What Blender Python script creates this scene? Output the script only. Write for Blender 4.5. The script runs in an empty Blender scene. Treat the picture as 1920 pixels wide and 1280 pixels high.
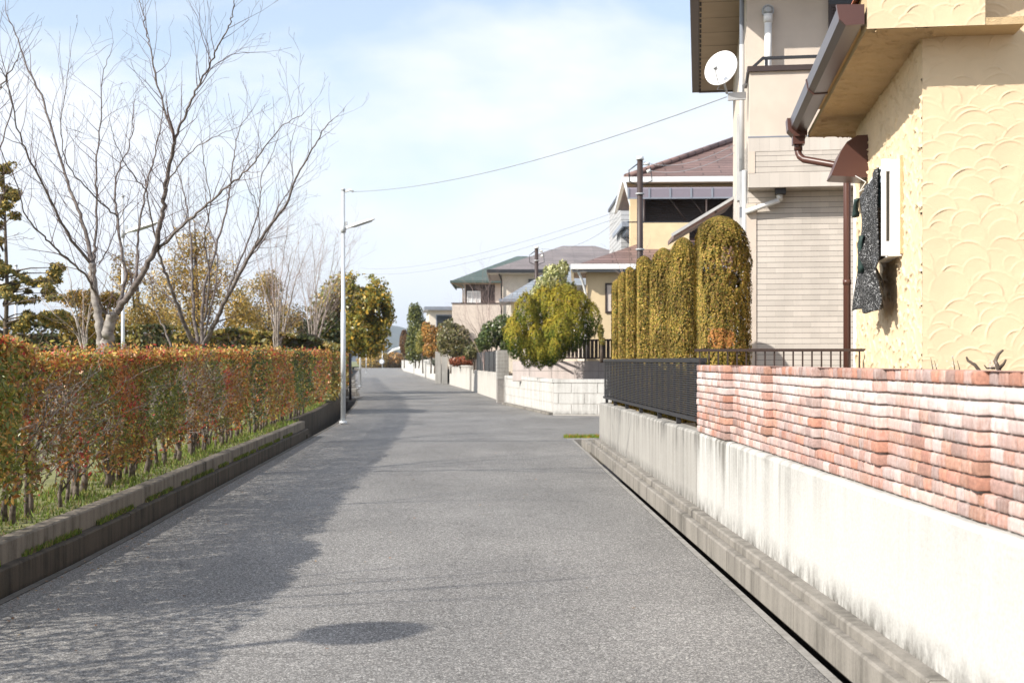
import bpy, math, random
import numpy as np
from mathutils import Vector, noise as mnoise
random.seed(7); RNG = np.random.default_rng(7)
R = math.radians
sc = bpy.context.scene
COL = sc.collection

# ------------------------------------------------------------------ camera, sky, sun, exposure
cam_d = bpy.data.cameras.new('camera'); cam = bpy.data.objects.new('camera', cam_d); COL.objects.link(cam)
cam.location = (0, 0, 1.6); cam.rotation_euler = (R(90), 0, 0)
cam_d.sensor_width = 36; cam_d.lens = 45; cam_d.shift_y = 36/1920
cam_d.clip_start = 0.1; cam_d.clip_end = 20000
cam_d.dof.use_dof = True; cam_d.dof.focus_distance = 11; cam_d.dof.aperture_fstop = 4.5
sc.camera = cam
sc.view_settings.view_transform = 'Standard'; sc.view_settings.look = 'None'
sc.view_settings.gamma = 1; sc.view_settings.use_curve_mapping = False
sc.view_settings.exposure = 0.68

SUN_EL = R(35.5)
SHADOW = Vector((0.872, 0.487, 0)).normalized()       # the way shadows fall on the ground
sun_az = math.atan2(-SHADOW.x, -SHADOW.y)             # towards the sun, clockwise from +Y
sd = bpy.data.lights.new('sun', 'SUN'); sd.energy = 4.6; sd.angle = R(0.53); sd.color = (1.0, 0.945, 0.86)
so = bpy.data.objects.new('sun', sd); COL.objects.link(so)
travel = Vector((SHADOW.x*math.cos(SUN_EL), SHADOW.y*math.cos(SUN_EL), -math.sin(SUN_EL)))
so.rotation_euler = travel.to_track_quat('-Z', 'Y').to_euler(); so.location = (-20, -12, 18)

W_ = bpy.data.worlds.new("World"); sc.world = W_; W_.use_nodes = True
nt = W_.node_tree; nt.nodes.clear()
def N(t, typ, **kw):
    n = t.nodes.new(typ)
    for k, v in kw.items():
        if k == 'inp':
            for a, b in v.items(): n.inputs[a].default_value = b
        else: setattr(n, k, v)
    return n
def Lk(t, a, b): t.links.new(a, b)
out = N(nt, 'ShaderNodeOutputWorld'); bg = N(nt, 'ShaderNodeBackground'); bg.inputs[1].default_value = 0.145
sky = N(nt, 'ShaderNodeTexSky', sky_type='NISHITA', sun_disc=False, sun_elevation=SUN_EL, sun_rotation=sun_az)
sky.air_density = 1.0; sky.dust_density = 1.2; sky.ozone_density = 1.0
tc = N(nt, 'ShaderNodeTexCoord'); mp = N(nt, 'ShaderNodeMapping'); mp.inputs['Scale'].default_value = (1.0, 1.0, 2.6)
mp.inputs['Location'].default_value = (0.42, 0.1, 0.1)
Lk(nt, tc.outputs['Generated'], mp.inputs[0])
sz=N(nt,'ShaderNodeSeparateXYZ'); Lk(nt,tc.outputs['Generated'],sz.inputs[0]); mr=N(nt,'ShaderNodeMapRange',inp={'From Min':.02,'From Max':.30,'To Min':.10,'To Max':-.035}); Lk(nt,sz.outputs[2],mr.inputs[0]); ad=N(nt,'ShaderNodeMath',operation='ADD')
n1 = N(nt, 'ShaderNodeTexNoise', inp={'Scale': 3.2, 'Detail': 9, 'Roughness': 0.52, 'Distortion': 0.25}); Lk(nt, mp.outputs[0], n1.inputs[0])
cr = N(nt, 'ShaderNodeValToRGB'); Lk(nt,n1.outputs[0],ad.inputs[0]); Lk(nt,mr.outputs[0],ad.inputs[1]); Lk(nt, ad.outputs[0], cr.inputs[0])
cr.color_ramp.elements[0].position = 0.42; cr.color_ramp.elements[0].color = (.30,.30,.30,1)
cr.color_ramp.elements[1].position = 0.60; cr.color_ramp.elements[1].color = (.97,.97,.97,1)
mx = N(nt, 'ShaderNodeMix', data_type='RGBA'); Lk(nt, cr.outputs[0], mx.inputs[0])
Lk(nt, sky.outputs[0], mx.inputs[6]); mx.inputs[7].default_value = (4.55, 4.75, 5.1, 1)
Lk(nt, mx.outputs[2], bg.inputs[0]); Lk(nt, bg.outputs[0], out.inputs[0])

# ------------------------------------------------------------------ helpers
F_ = 2400.0
def P(x, y, Y): return Vector(((x-960)/F_*Y, Y, 1.6-(y-676)/F_*Y))
def interp(tab, y):
    return float(np.interp(y, [a for a, b in tab], [b for a, b in tab]))
LT = [(-12,-3.3),(8.5,-3.42),(11,-3.46),(14.5,-3.65),(24,-4.09),(32.8,-4.5),(38,-4.95),(47.7,-5.85),(60,-7.2),(83,-10.2),(150,-18.4),(256,-30.5),(300,-37)]
RT = [(37.7,1.21),(47,-.24),(55.6,-.75),(68,-2.15),(87,-4.35),(122,-8.1),(153,-11.7),(202,-17.3),(256,-22.5),(300,-26)]
def LX(y): return interp(LT, y)
def RX(y): return interp(RT, y)
def WX(y): return 1.95-.02*y

class MB:
    def __init__(s): s.v=[]; s.f=[]; s.loc=[]; s.col=[]; s.curc=(1,1,1); s.sm=[]
    def vert(s, p, loc=None):
        s.v.append(tuple(p)); s.loc.append(tuple(loc) if loc is not None else tuple(p)); s.col.append(s.curc); return len(s.v)-1
    def face(s, pts, smooth=False, F=None):
        ids=[s.vert(F(*p) if F else p, p) for p in pts]; s.f.append(ids); s.sm.append(smooth)
    def box(s, x0,x1,y0,y1,z0,z1, F=None):
        c=[(x0,y0,z0),(x1,y0,z0),(x1,y1,z0),(x0,y1,z0),(x0,y0,z1),(x1,y0,z1),(x1,y1,z1),(x0,y1,z1)]
        b=[s.vert(F(*p) if F else p, p) for p in c]
        for q in ((0,3,2,1),(4,5,6,7),(0,1,5,4),(1,2,6,5),(2,3,7,6),(3,0,4,7)):
            s.f.append([b[i] for i in q]); s.sm.append(False)
    def prism(s, poly, axis_pts, smooth=False):
        """poly: list of offset functions; axis_pts: list of rings (each list of points)"""
        rings=[[s.vert(p) for p in r] for r in axis_pts]; n=len(rings[0])
        for a,b in zip(rings,rings[1:]):
            for i in range(n):
                j=(i+1)%n; s.f.append([a[i],a[j],b[j],b[i]]); s.sm.append(smooth)
        s.f.append(list(reversed(rings[0]))); s.sm.append(False); s.f.append(list(rings[-1])); s.sm.append(False)
    def rings(s, R_, smooth=False): s.prism(None, R_, smooth)
    def extrude(s, prof, F, v0, v1):
        """prof: list of (u,z) ; extruded along v with frame F"""
        s.rings([[F(u,v0,z) for u,z in prof],[F(u,v1,z) for u,z in prof]])
    def tube(s, pts, rad, n=6, cap=True):
        pts=[Vector(p) for p in pts]
        if not hasattr(rad,'__len__'): rad=[rad]*len(pts)
        prev=None; rr=[]
        for i,p in enumerate(pts):
            d=(pts[min(i+1,len(pts)-1)]-pts[max(i-1,0)])
            if d.length<1e-9: d=Vector((0,0,1))
            d.normalize()
            if prev is None:
                a=Vector((0,0,1)) if abs(d.z)<.9 else Vector((1,0,0)); u=d.cross(a).normalized()
            else:
                u=(prev-d*prev.dot(d)); u=u.normalized() if u.length>1e-6 else d.orthogonal().normalized()
            prev=u; w=d.cross(u)
            rr.append([s.vert(p+(u*math.cos(2*math.pi*k/n)+w*math.sin(2*math.pi*k/n))*rad[i]) for k in range(n)])
        for a,b in zip(rr,rr[1:]):
            for i in range(n):
                j=(i+1)%n; s.f.append([a[i],a[j],b[j],b[i]]); s.sm.append(True)
        if cap:
            s.f.append(list(reversed(rr[0]))); s.sm.append(False); s.f.append(list(rr[-1])); s.sm.append(False)
    def build(s, name, mat, parent=None, kind=None):
        if not s.v: return None
        off=Vector((0,0,0)); q=parent
        while q is not None: off=off+q.location; q=q.parent
        V=np.array(s.v,dtype=np.float32)-np.array(off,dtype=np.float32)
        me=bpy.data.meshes.new(name); me.from_pydata(V.tolist(),[],s.f); 
        me.polygons.foreach_set('use_smooth', s.sm)
        a=me.attributes.new('loc','FLOAT_VECTOR','POINT'); a.data.foreach_set('vector', np.array(s.loc,dtype=np.float32).ravel())
        c=me.attributes.new('Col','FLOAT_COLOR','POINT')
        cc=np.ones((len(s.v),4),dtype=np.float32); cc[:,:3]=np.array(s.col,dtype=np.float32); c.data.foreach_set('color',cc.ravel())
        me.materials.append(mat); me.update()
        o=bpy.data.objects.new(name,me); COL.objects.link(o)
        if parent is not None: o.parent=parent
        if kind: o['kind']=kind
        return o
def nmesh(name, V, Fq, mat, parent=None, col=None, smooth=False, loc=None):
    """numpy mesh; Fq (M,k) faces"""
    off=Vector((0,0,0)); q=parent
    while q is not None: off=off+q.location; q=q.parent
    V=np.asarray(V,dtype=np.float32); L0=V if loc is None else np.asarray(loc,dtype=np.float32)
    Vo=V-np.array(off,dtype=np.float32)
    me=bpy.data.meshes.new(name); M,k=Fq.shape
    me.vertices.add(len(V)); me.vertices.foreach_set('co',Vo.ravel())
    me.loops.add(M*k); me.loops.foreach_set('vertex_index',Fq.astype(np.int32).ravel())
    me.polygons.add(M); me.polygons.foreach_set('loop_start',np.arange(0,M*k,k,dtype=np.int32))
    try: me.polygons.foreach_set('loop_total',np.full(M,k,dtype=np.int32))
    except Exception: pass
    me.update(calc_edges=True)
    if smooth: me.polygons.foreach_set('use_smooth',np.ones(M,dtype=bool))
    a=me.attributes.new('loc','FLOAT_VECTOR','POINT'); a.data.foreach_set('vector', L0.ravel())
    if col is not None:
        c=me.attributes.new('Col','FLOAT_COLOR','POINT'); cc=np.ones((len(V),4),dtype=np.float32); cc[:,:3]=col; c.data.foreach_set('color',cc.ravel())
    me.materials.append(mat)
    o=bpy.data.objects.new(name,me); COL.objects.link(o)
    if parent is not None: o.parent=parent
    return o
def tag(o,label,cat,group=None,kind=None):
    o['label']=label; o['category']=cat
    if group: o['group']=group
    if kind: o['kind']=kind
    return o
def thing(name,label,cat,loc=(0,0,0),group=None):
    o=bpy.data.objects.new(name,None); COL.objects.link(o); o.location=loc; o.empty_display_size=.2
    return tag(o,label,cat,group)
def frame(ox,oy,slope):
    """u to the right, v away from the camera, turned by slope (x per y)"""
    s=Vector((slope,1,0)).normalized(); r=Vector((s.y,-s.x,0)); o=Vector((ox,oy,0))
    return lambda u,v,z: o+r*u+s*v+Vector((0,0,z))
def rotbox(mb,c,hx,hy,hz,ax,ay,az):
    c=Vector(c); 
    def F(x,y,z): return c+ax*x+ay*y+az*z
    mb.box(-hx,hx,-hy,hy,-hz,hz,F)

# ------------------------------------------------------------------ materials
def newmat(name):
    m=bpy.data.materials.new(name); m.use_nodes=True; t=m.node_tree
    return m,t,t.nodes['Principled BSDF']
def setc(b,c,rough=.7,metal=0,spec=None):
    b.inputs['Base Color'].default_value=(*c,1); b.inputs['Roughness'].default_value=rough; b.inputs['Metallic'].default_value=metal
    if spec is not None: b.inputs['Specular IOR Level'].default_value=spec
def attr(t,name='loc'):
    return N(t,'ShaderNodeAttribute',attribute_name=name)
def mapped(t,scale=(1,1,1),src='loc',loc=(0,0,0)):
    a=attr(t,src) if src!='obj' else N(t,'ShaderNodeTexCoord')
    m=N(t,'ShaderNodeMapping'); m.inputs['Scale'].default_value=scale; m.inputs['Location'].default_value=loc
    Lk(t,a.outputs['Vector'] if src!='obj' else a.outputs['Object'],m.inputs[0]); return m.outputs[0]
def nz(t,vec,scale,detail=4,rough=.55,dist=0):
    n=N(t,'ShaderNodeTexNoise',inp={'Scale':scale,'Detail':detail,'Roughness':rough,'Distortion':dist}); Lk(t,vec,n.inputs[0]); return n.outputs[0]
def ramp(t,fac,stops):
    r=N(t,'ShaderNodeValToRGB'); Lk(t,fac,r.inputs[0]); e=r.color_ramp.elements
    while len(e)<len(stops): e.new(.5)
    for k,(p,c) in enumerate(stops):
        e[k].position=p; e[k].color=(*c,1) if hasattr(c,'__len__') else (c,c,c,1)
    return r.outputs[0]
def mixc(t,fac,a,b,mode='MIX'):
    m=N(t,'ShaderNodeMix',data_type='RGBA',blend_type=mode)
    for s_,i in ((fac,0),(a,6),(b,7)):
        if hasattr(s_,'is_linked'): Lk(t,s_,m.inputs[i])
        elif i==0: m.inputs[0].default_value=s_
        else: m.inputs[i].default_value=(*s_,1)
    return m.outputs[2]
def mth(t,op,a,b=None,clamp=False):
    m=N(t,'ShaderNodeMath',operation=op,use_clamp=clamp)
    for s_,i in ((a,0),(b,1)):
        if s_ is None: continue
        if hasattr(s_,'is_linked'): Lk(t,s_,m.inputs[i])
        else: m.inputs[i].default_value=s_
    return m.outputs[0]
def sep(t,v):
    s=N(t,'ShaderNodeSeparateXYZ'); Lk(t,v,s.inputs[0]); return s.outputs
def bump(t,b,h,strength=.3,dist=.01):
    n=N(t,'ShaderNodeBump'); n.inputs['Strength'].default_value=strength; n.inputs['Distance'].default_value=dist
    Lk(t,h,n.inputs['Height']); Lk(t,n.outputs[0],b.inputs['Normal'])
def simple(name,c,rough=.6,metal=0,var=.12,scale=6,bmp=0,bscale=40,spec=None):
    m,t,b=newmat(name); setc(b,c,rough,metal,spec)
    v=mapped(t); n=nz(t,v,scale,5)
    lo=tuple(x*(1-var) for x in c); hi=tuple(min(1,x*(1+var)) for x in c)
    Lk(t,ramp(t,n,[(.3,lo),(.7,hi)]),b.inputs['Base Color'])
    if bmp: bump(t,b,nz(t,v,bscale,4),bmp)
    return m

def m_asphalt():
    m,t,b=newmat('asphalt'); setc(b,(.12,.12,.12),.85,0,.35)
    v=mapped(t)
    vo=N(t,'ShaderNodeTexVoronoi',inp={'Scale':130}); Lk(t,v,vo.inputs[0])
    st=sep(t,vo.outputs['Color'])[0]
    speck=ramp(t,st,[(.0,(.105,.10,.096)),(.4,(.175,.167,.157)),(.8,(.28,.267,.248)),(1,(.50,.48,.44))])
    big=ramp(t,nz(t,v,.35,5),[(.3,.86),(.7,1.12)])
    fine=ramp(t,nz(t,v,28,3),[(.3,.8),(.7,1.2)])
    c=mixc(t,1,mixc(t,1,speck,big,'MULTIPLY'),fine,'MULTIPLY')
    # transverse joints and small stains
    stn=ramp(t,nz(t,mapped(t,(.25,1.2,1)),2.1,6,.7),[(.30,.72),(.40,1)])
    c=mixc(t,1,c,ramp(t,nz(t,mapped(t,(1,.35,1),loc=(3,1,0)),.9,4,.6),[(.42,.90),(.6,1.07)]),'MULTIPLY')
    c=mixc(t,1,c,stn,'MULTIPLY')
    vc=N(t,'ShaderNodeTexVoronoi',feature='DISTANCE_TO_EDGE',inp={'Scale':.23}); 
    dv=N(t,'ShaderNodeVectorMath',operation='ADD'); nn=N(t,'ShaderNodeTexNoise',inp={'Scale':1.3,'Detail':5}); Lk(t,v,nn.inputs[0])
    Lk(t,v,dv.inputs[0]); Lk(t,nn.outputs['Color'],dv.inputs[1]); Lk(t,dv.outputs[0],vc.inputs[0])
    crk=ramp(t,vc.outputs['Distance'],[(.0,.72),(.0035,1)])
    c=mixc(t,1,c,crk,'MULTIPLY')
    Lk(t,c,b.inputs['Base Color'])
    rg=ramp(t,st,[(0,.9),(1,.42)]); Lk(t,rg,b.inputs['Roughness'])
    bump(t,b,mth(t,'ADD',st,nz(t,v,60,3)),.9,.008)
    return m
def m_concrete(name,base,dark,stain=.5,topz=None,scale=1.0,bottomz=None,bare_from=None):
    m,t,b=newmat(name); setc(b,base,.85,0,.3)
    v=mapped(t); x,y,z=sep(t,v)[:3]
    streak=nz(t,mapped(t,(3.0,3.0,.18)),2.0*scale,7,.68)
    blot=nz(t,v,1.6*scale,6,.65)
    s=mth(t,'MULTIPLY',ramp(t,streak,[(.42,0),(.66,1)]),ramp(t,blot,[(.35,.15),(.6,1)]))
    if bare_from is not None:   # weathering gets heavier along the wall, away from the near end
        g=N(t,'ShaderNodeMapRange',inp={'From Min':bare_from[0],'From Max':bare_from[1],'To Min':bare_from[2],'To Max':1}); Lk(t,y,g.inputs[0])
        s=mth(t,'MULTIPLY',s,g.outputs[0])
    if topz is not None:
        g2=N(t,'ShaderNodeMapRange',inp={'From Min':topz-.45,'From Max':topz,'To Min':.35,'To Max':1.25}); Lk(t,z,g2.inputs[0]); s=mth(t,'MULTIPLY',s,g2.outputs[0])
    s=mth(t,'MULTIPLY',s,stain,True)
    c=mixc(t,s,base,dark)
    if bottomz is not None:
        g3=N(t,'ShaderNodeMapRange',inp={'From Min':bottomz,'From Max':bottomz+.16,'To Min':1,'To Max':0}); Lk(t,z,g3.inputs[0])
        gr=mth(t,'MULTIPLY',g3.outputs[0],ramp(t,nz(t,mapped(t,(1,1,.5)),9,6,.7),[(.38,0),(.62,1)]),True)
        c=mixc(t,gr,c,tuple(d*.75 for d in dark))
    pit=ramp(t,nz(t,v,55,4,.7),[(.35,.88),(.6,1.04)])
    c=mixc(t,1,c,pit,'MULTIPLY')
    Lk(t,c,b.inputs['Base Color']); bump(t,b,mth(t,'ADD',nz(t,v,45,6,.7),mth(t,'MULTIPLY',blot,1.5)),.35,.008)
    return m
def m_leaf(name,trans=.35,rough=.5,spec=.4):
    m,t,b=newmat(name); setc(b,(.1,.1,.03),rough,0,spec)
    a=attr(t,'Col'); Lk(t,a.outputs['Color'],b.inputs['Base Color'])
    tr=N(t,'ShaderNodeBsdfTranslucent'); Lk(t,a.outputs['Color'],tr.inputs[0])
    mx=N(t,'ShaderNodeMixShader'); mx.inputs[0].default_value=trans
    Lk(t,b.outputs[0],mx.inputs[1]); Lk(t,tr.outputs[0],mx.inputs[2]); Lk(t,mx.outputs[0],t.nodes['Material Output'].inputs[0])
    return m
def m_bark(name,c1,c2,scale=8):
    m,t,b=newmat(name); setc(b,c1,.85,0,.2)
    v=mapped(t,(1,1,1.6)); n=nz(t,v,scale,6,.65)
    Lk(t,ramp(t,n,[(.35,c1),(.62,c2)]),b.inputs['Base Color']); bump(t,b,n,.35,.012); return m
def m_siding(name,base,axis=0,cw=.235,ch=.073,mortar=.0012,tone=.07,line=.085):
    m,t,b=newmat(name); setc(b,base,.75,0,.3)
    x,y,z=sep(t,mapped(t))[:3]
    cb=N(t,'ShaderNodeCombineXYZ'); Lk(t,(x,y)[axis],cb.inputs[0]); Lk(t,z,cb.inputs[1])
    br=N(t,'ShaderNodeTexBrick',inp={'Scale':1,'Mortar Size':mortar,'Brick Width':cw,'Row Height':ch,'Mortar Smooth':.1,'Bias':0})
    br.offset=.5; Lk(t,cb.outputs[0],br.inputs[0])
    br.inputs['Color1'].default_value=(*[q*(1-tone) for q in base],1); br.inputs['Color2'].default_value=(*[min(1,q*(1+tone)) for q in base],1)
    br.inputs['Mortar'].default_value=(*[q*.72 for q in base],1)
    fz=mth(t,'FRACT',mth(t,'DIVIDE',z,ch)); hl=ramp(t,fz,[(line,.36),(line+.02,1)]) if line else None
    dirt=ramp(t,nz(t,mapped(t,(2,2,.3)),1.5,5),[(.3,.9),(.6,1.03)])
    c=mixc(t,1,br.outputs[0],dirt,'MULTIPLY')
    if line: c=mixc(t,1,c,hl,'MULTIPLY')
    Lk(t,c,b.inputs['Base Color'])
    bump(t,b,mth(t,'SUBTRACT',1,br.outputs['Fac']),.4,.004)
    return m
def m_tile(name,base,row=.3,colw=.3,strength=.8):
    """roof tiles: rows across the fall of the roof (loc.x along the eave, loc.y up the slope)"""
    m,t,b=newmat(name); setc(b,base,.55,0,.4)
    v=mapped(t); x,y,z=sep(t,v)[:3]
    cb=N(t,'ShaderNodeCombineXYZ'); Lk(t,x,cb.inputs[0]); Lk(t,y,cb.inputs[1])
    br=N(t,'ShaderNodeTexBrick',inp={'Scale':1,'Mortar Size':row*.07,'Brick Width':colw,'Row Height':row,'Mortar Smooth':.3})
    Lk(t,cb.outputs[0],br.inputs[0])
    br.inputs['Color1'].default_value=(*[q*.82 for q in base],1); br.inputs['Color2'].default_value=(*[min(1,q*1.18) for q in base],1)
    br.inputs['Mortar'].default_value=(*[q*.4 for q in base],1)
    Lk(t,mixc(t,1,br.outputs[0],ramp(t,nz(t,v,.8,5),[(.3,.85),(.7,1.1)]),'MULTIPLY'),b.inputs['Base Color'])
    fr=mth(t,'FRACT',mth(t,'DIVIDE',y,row)); bump(t,b,mth(t,'ADD',mth(t,'SUBTRACT',1,fr),mth(t,'MULTIPLY',br.outputs['Fac'],-.5)),strength,.05)
    return m

M={}
M['asphalt']=m_asphalt()
M['ground']=simple('ground',(.07,.06,.05),.95,var=.3,scale=.5)
M['soil']=simple('soil',(.16,.12,.08),.95,var=.35,scale=3,bmp=.5)
M['lawn']=simple('lawn',(.16,.165,.06),.95,var=.4,scale=2.5,bmp=.5)
M['ditch']=simple('ditch',(.03,.028,.025),.95,var=.4,scale=5)
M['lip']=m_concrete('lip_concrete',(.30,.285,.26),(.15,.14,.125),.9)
M['lip_shaded']=m_concrete('edge_shaded',(.13,.12,.105),(.06,.055,.045),.9)  # darker copy of the lip concrete, with the left edge's shade in its colour
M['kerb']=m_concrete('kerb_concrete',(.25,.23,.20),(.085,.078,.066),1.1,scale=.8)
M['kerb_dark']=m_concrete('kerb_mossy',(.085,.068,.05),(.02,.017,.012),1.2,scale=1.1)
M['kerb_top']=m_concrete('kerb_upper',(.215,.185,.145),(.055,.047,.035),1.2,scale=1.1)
M['wallc']=m_concrete('wall_concrete',(.505,.495,.465),(.16,.15,.13),1.4,topz=.98,bottomz=.25,bare_from=(6.8,11.0,.16))
M['wallb']=m_concrete('weathered_concrete',(.35,.335,.305),(.095,.09,.08),1.35,topz=1.1,bottomz=.22)
M['wallw']=m_concrete('block_wall_white',(.54,.527,.495),(.24,.228,.205),.75,bottomz=.0)
M['wallp']=m_concrete('block_wall_pink',(.46,.40,.375),(.26,.235,.22),.7)
M['wallg']=m_concrete('wall_grey',(.50,.475,.43),(.17,.16,.145),1.1,topz=1.2)
M['stone']=m_concrete('grey_blocks',(.38,.37,.345),(.2,.19,.175),.8)
M['mortar']=simple('mortar',(.27,.25,.23),.95,var=.2,scale=20,bmp=.5)
def m_brick():
    m,t,b=newmat('brick'); setc(b,(.4,.16,.09),.9,0,.25)
    a=attr(t,'Col'); v=mapped(t); x,y,z=sep(t,v)[:3]
    gr=ramp(t,nz(t,v,60,5,.7),[(.3,.7),(.7,1.25)])
    c=mixc(t,1,a.outputs['Color'],gr,'MULTIPLY')
    eff=nz(t,mapped(t,(22,22,6)),2.2,6,.8)          # white salt bloom running down the faces
    patch=nz(t,v,2.6,4,.6)
    al=N(t,'ShaderNodeAttribute',attribute_name='bloom')
    th=mth(t,'ADD',mth(t,'MULTIPLY',eff,.75),mth(t,'ADD',mth(t,'MULTIPLY',patch,.45),mth(t,'MULTIPLY',al.outputs['Fac'],.34)))
    f=ramp(t,th,[(.58,.05),(1.0,.86)])
    c=mixc(t,f,c,(.62,.545,.52))
    Lk(t,c,b.inputs['Base Color']); bump(t,b,mth(t,'ADD',nz(t,v,110,6,.75),nz(t,v,30,4)),.6,.004)
    return m
M['brick']=m_brick()
def m_stucco(name,c,vs=1.0):
    m,t,b=newmat(name); setc(b,c,.85,0,.25)
    v=mapped(t); n=nz(t,v,3,5); 
    Lk(t,ramp(t,n,[(.3,tuple(q*.93 for q in c)),(.7,tuple(min(1,q*1.05) for q in c))]),b.inputs['Base Color'])
    bump(t,b,mth(t,'ADD',nz(t,v,120,4,.7),mth(t,'MULTIPLY',nz(t,v,18,4),1.5)),.25*vs,.006); return m
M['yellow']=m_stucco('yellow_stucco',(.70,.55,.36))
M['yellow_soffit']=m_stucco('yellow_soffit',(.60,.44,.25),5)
M['beige']=m_stucco('beige_stucco',(.60,.52,.44))
M['cream']=m_stucco('cream_wall',(.68,.615,.515))
M['ycream']=m_stucco('yellow_wall',(.68,.54,.34))
M['pinkish']=m_stucco('pinkish_wall',(.62,.535,.46))
M['siding']=m_siding('siding_front',(.56,.51,.455),0)
M['siding_s']=m_siding('siding_side',(.56,.51,.455),1)
M['belt']=m_siding('belt_tiles',(.58,.53,.475),0,cw=.13,ch=1.2,mortar=.001,tone=.07,line=0)
M['grey_siding']=m_siding('grey_siding',(.42,.42,.42),0,cw=4,ch=.22,mortar=.004,tone=.04,line=.12)
M['tile_brown']=m_tile('brown_tiles',(.20,.125,.108),.30,1.3)
M['tile_mauve']=m_tile('mauve_slates',(.215,.185,.178),.22,2.4,.3)
M['tile_green']=m_tile('green_slates',(.085,.118,.105),.22,2.4,.3)
M['tile_blue']=m_tile('blue_slates',(.27,.30,.335),.25,1.6,.4)
M['tile_dark']=m_tile('dark_slates',(.10,.09,.085),.25,.5,.4)
M['tile_orange']=m_tile('orange_tiles',(.48,.14,.06),.25,.28,.4)
M['brown_metal']=simple('brown_metal',(.088,.038,.029),.36,.0,var=.08,scale=3,spec=.5)
M['dark_brown']=simple('dark_brown',(.045,.028,.024),.5,0,var=.1,scale=3)
M['black_metal']=simple('black_metal',(.02,.02,.023),.4,.0,var=.15,scale=5,spec=.6)
M['brown_plastic']=simple('gutter_plastic',(.045,.022,.017),.28,0,var=.06,scale=3,spec=.5)
M['galv']=simple('galvanised',(.62,.64,.65),.42,.35,var=.1,scale=6)
M['white']=simple('white_paint',(.83,.83,.82),.45,0,var=.04,scale=4)
M['whitem']=simple('white_metal',(.78,.78,.76),.35,.1,var=.06,scale=5)
M['greyb']=simple('grey_plastic',(.42,.43,.44),.5,0,var=.1,scale=5)
M['bluegrey']=simple('blue_grey',(.23,.25,.29),.35,0,var=.08,scale=3)
M['soffit']=simple('brown_soffit',(.32,.245,.165),.8,0,var=.08,scale=2)
M['wire']=simple('wire',(.25,.27,.29),.6)
M['dark_room']=simple('dark_room',(.02,.018,.018),.9)
M['bark_light']=m_bark('bark_cherry',(.13,.11,.10),(.33,.30,.27),7)
M['bark_limb']=m_bark('bark_limbs',(.075,.06,.055),(.20,.17,.155),9)
M['bark_twig']=m_bark('bark_twigs',(.085,.055,.05),(.17,.12,.11),12)
M['bark_stem']=m_bark('bark_stems',(.06,.048,.038),(.17,.14,.115),9)
M['bark_grey']=m_bark('bark_grey',(.2,.165,.14),(.40,.35,.31),9)
M['bark_dark']=m_bark('bark_dark',(.06,.045,.035),(.14,.11,.085),7)
M['bark_pink']=m_bark('bark_pink',(.24,.17,.155),(.40,.31,.28),12)
M['leaf']=m_leaf('leaf',.3,.4,.5); M['needle']=m_leaf('needle',.1,.75,.15); M['grassm']=m_leaf('grass_blade',.4,.6,.3)
def m_glass():
    m,t,b=newmat('window_glass'); setc(b,(.03,.035,.04),.06,0,.9); return m
M['glass']=m_glass()
M['curtain']=simple('pale_blind',(.5,.5,.5),.6)
def m_hill():
    m,t,b=newmat('wooded_hill'); setc(b,(.05,.07,.04),.95,0,.1); v=mapped(t)
    Lk(t,ramp(t,nz(t,v,.02,6,.7),[(.3,(.03,.045,.025)),(.7,(.09,.085,.05))]),b.inputs['Base Color']); return m
M['hill']=m_hill()
def m_poly():
    m,t,b=newmat('smoked_panel'); setc(b,(.22,.19,.22),.25,0,.6); return m
M['poly']=m_poly()
def m_cloth():
    m,t,b=newmat('sparkly_knit'); setc(b,(.02,.02,.022),.8,0,.3); v=mapped(t)
    vo=N(t,'ShaderNodeTexVoronoi',inp={'Scale':150}); Lk(t,v,vo.inputs[0])
    s=sep(t,vo.outputs['Color'])
    Lk(t,ramp(t,s[0],[(.0,.012),(.70,.03),(.90,.16),(1,.5)]),b.inputs['Base Color'])
    Lk(t,ramp(t,s[0],[(.7,.9),(.9,.3)]),b.inputs['Roughness'])
    bump(t,b,s[1],.8,.006); return m
M['cloth']=m_cloth()
M['cloth_green']=simple('dark_green_cloth',(.02,.045,.04),.7,var=.4,scale=60)

# ------------------------------------------------------------------ the ground, the road and the ditches
def strip(name,ys,xa,xb,z,mat,kind='structure',zb=None,thick=None):
    mb=MB()
    for a,b in zip(ys,ys[1:]):
        p=[(xa(a),a,z),(xb(a),a,z),(xb(b),b,z),(xa(b),b,z)]
        mb.face(p)
    if thick:
        for a,b in zip(ys,ys[1:]):
            for xf,fl in ((xa,False),(xb,True)):
                q=[(xf(a),a,z-thick),(xf(a),a,z),(xf(b),b,z),(xf(b),b,z-thick)]
                mb.face(q if fl else q[::-1])
    o=mb.build(name,mat); o['kind']=kind; return o
mb=MB()
g=[-9000,-400,-60,60,400,9000]
mb.face([(-9000,-200,-.45),(9000,-200,-.45),(9000,9000,-.45),(-9000,9000,-.45)])
mb.build('ground',M['ground'],kind='structure')
ysN=[-12,-4,0,2,4,6,8,10,12,14,16,18,20,22,24,26]
ysF=[26,27.5,29,31,33,35,37.7]
ysG=[37.7,40,43,47,51,55.6,60,68,75,83,95,110,122,137,153,175,202,230,256,280,300]
mb=MB()
def rslab(a,b,xa,xb):
    mb.face([(xa(a),a,0),(xb(a),a,0),(xb(b),b,0),(xa(b),b,0)])
def side(a,b,xf,flip):
    q=[(xf(a),a,-.45),(xf(a),a,0),(xf(b),b,0),(xf(b),b,-.45)]; mb.face(q[::-1] if flip else q)
rl=lambda y: LX(y)+.07
rr=lambda y: WX(y)-.235
for a,b in zip(ysN,ysN[1:]): rslab(a,b,rl,rr)
def rside(y): return 30
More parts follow.
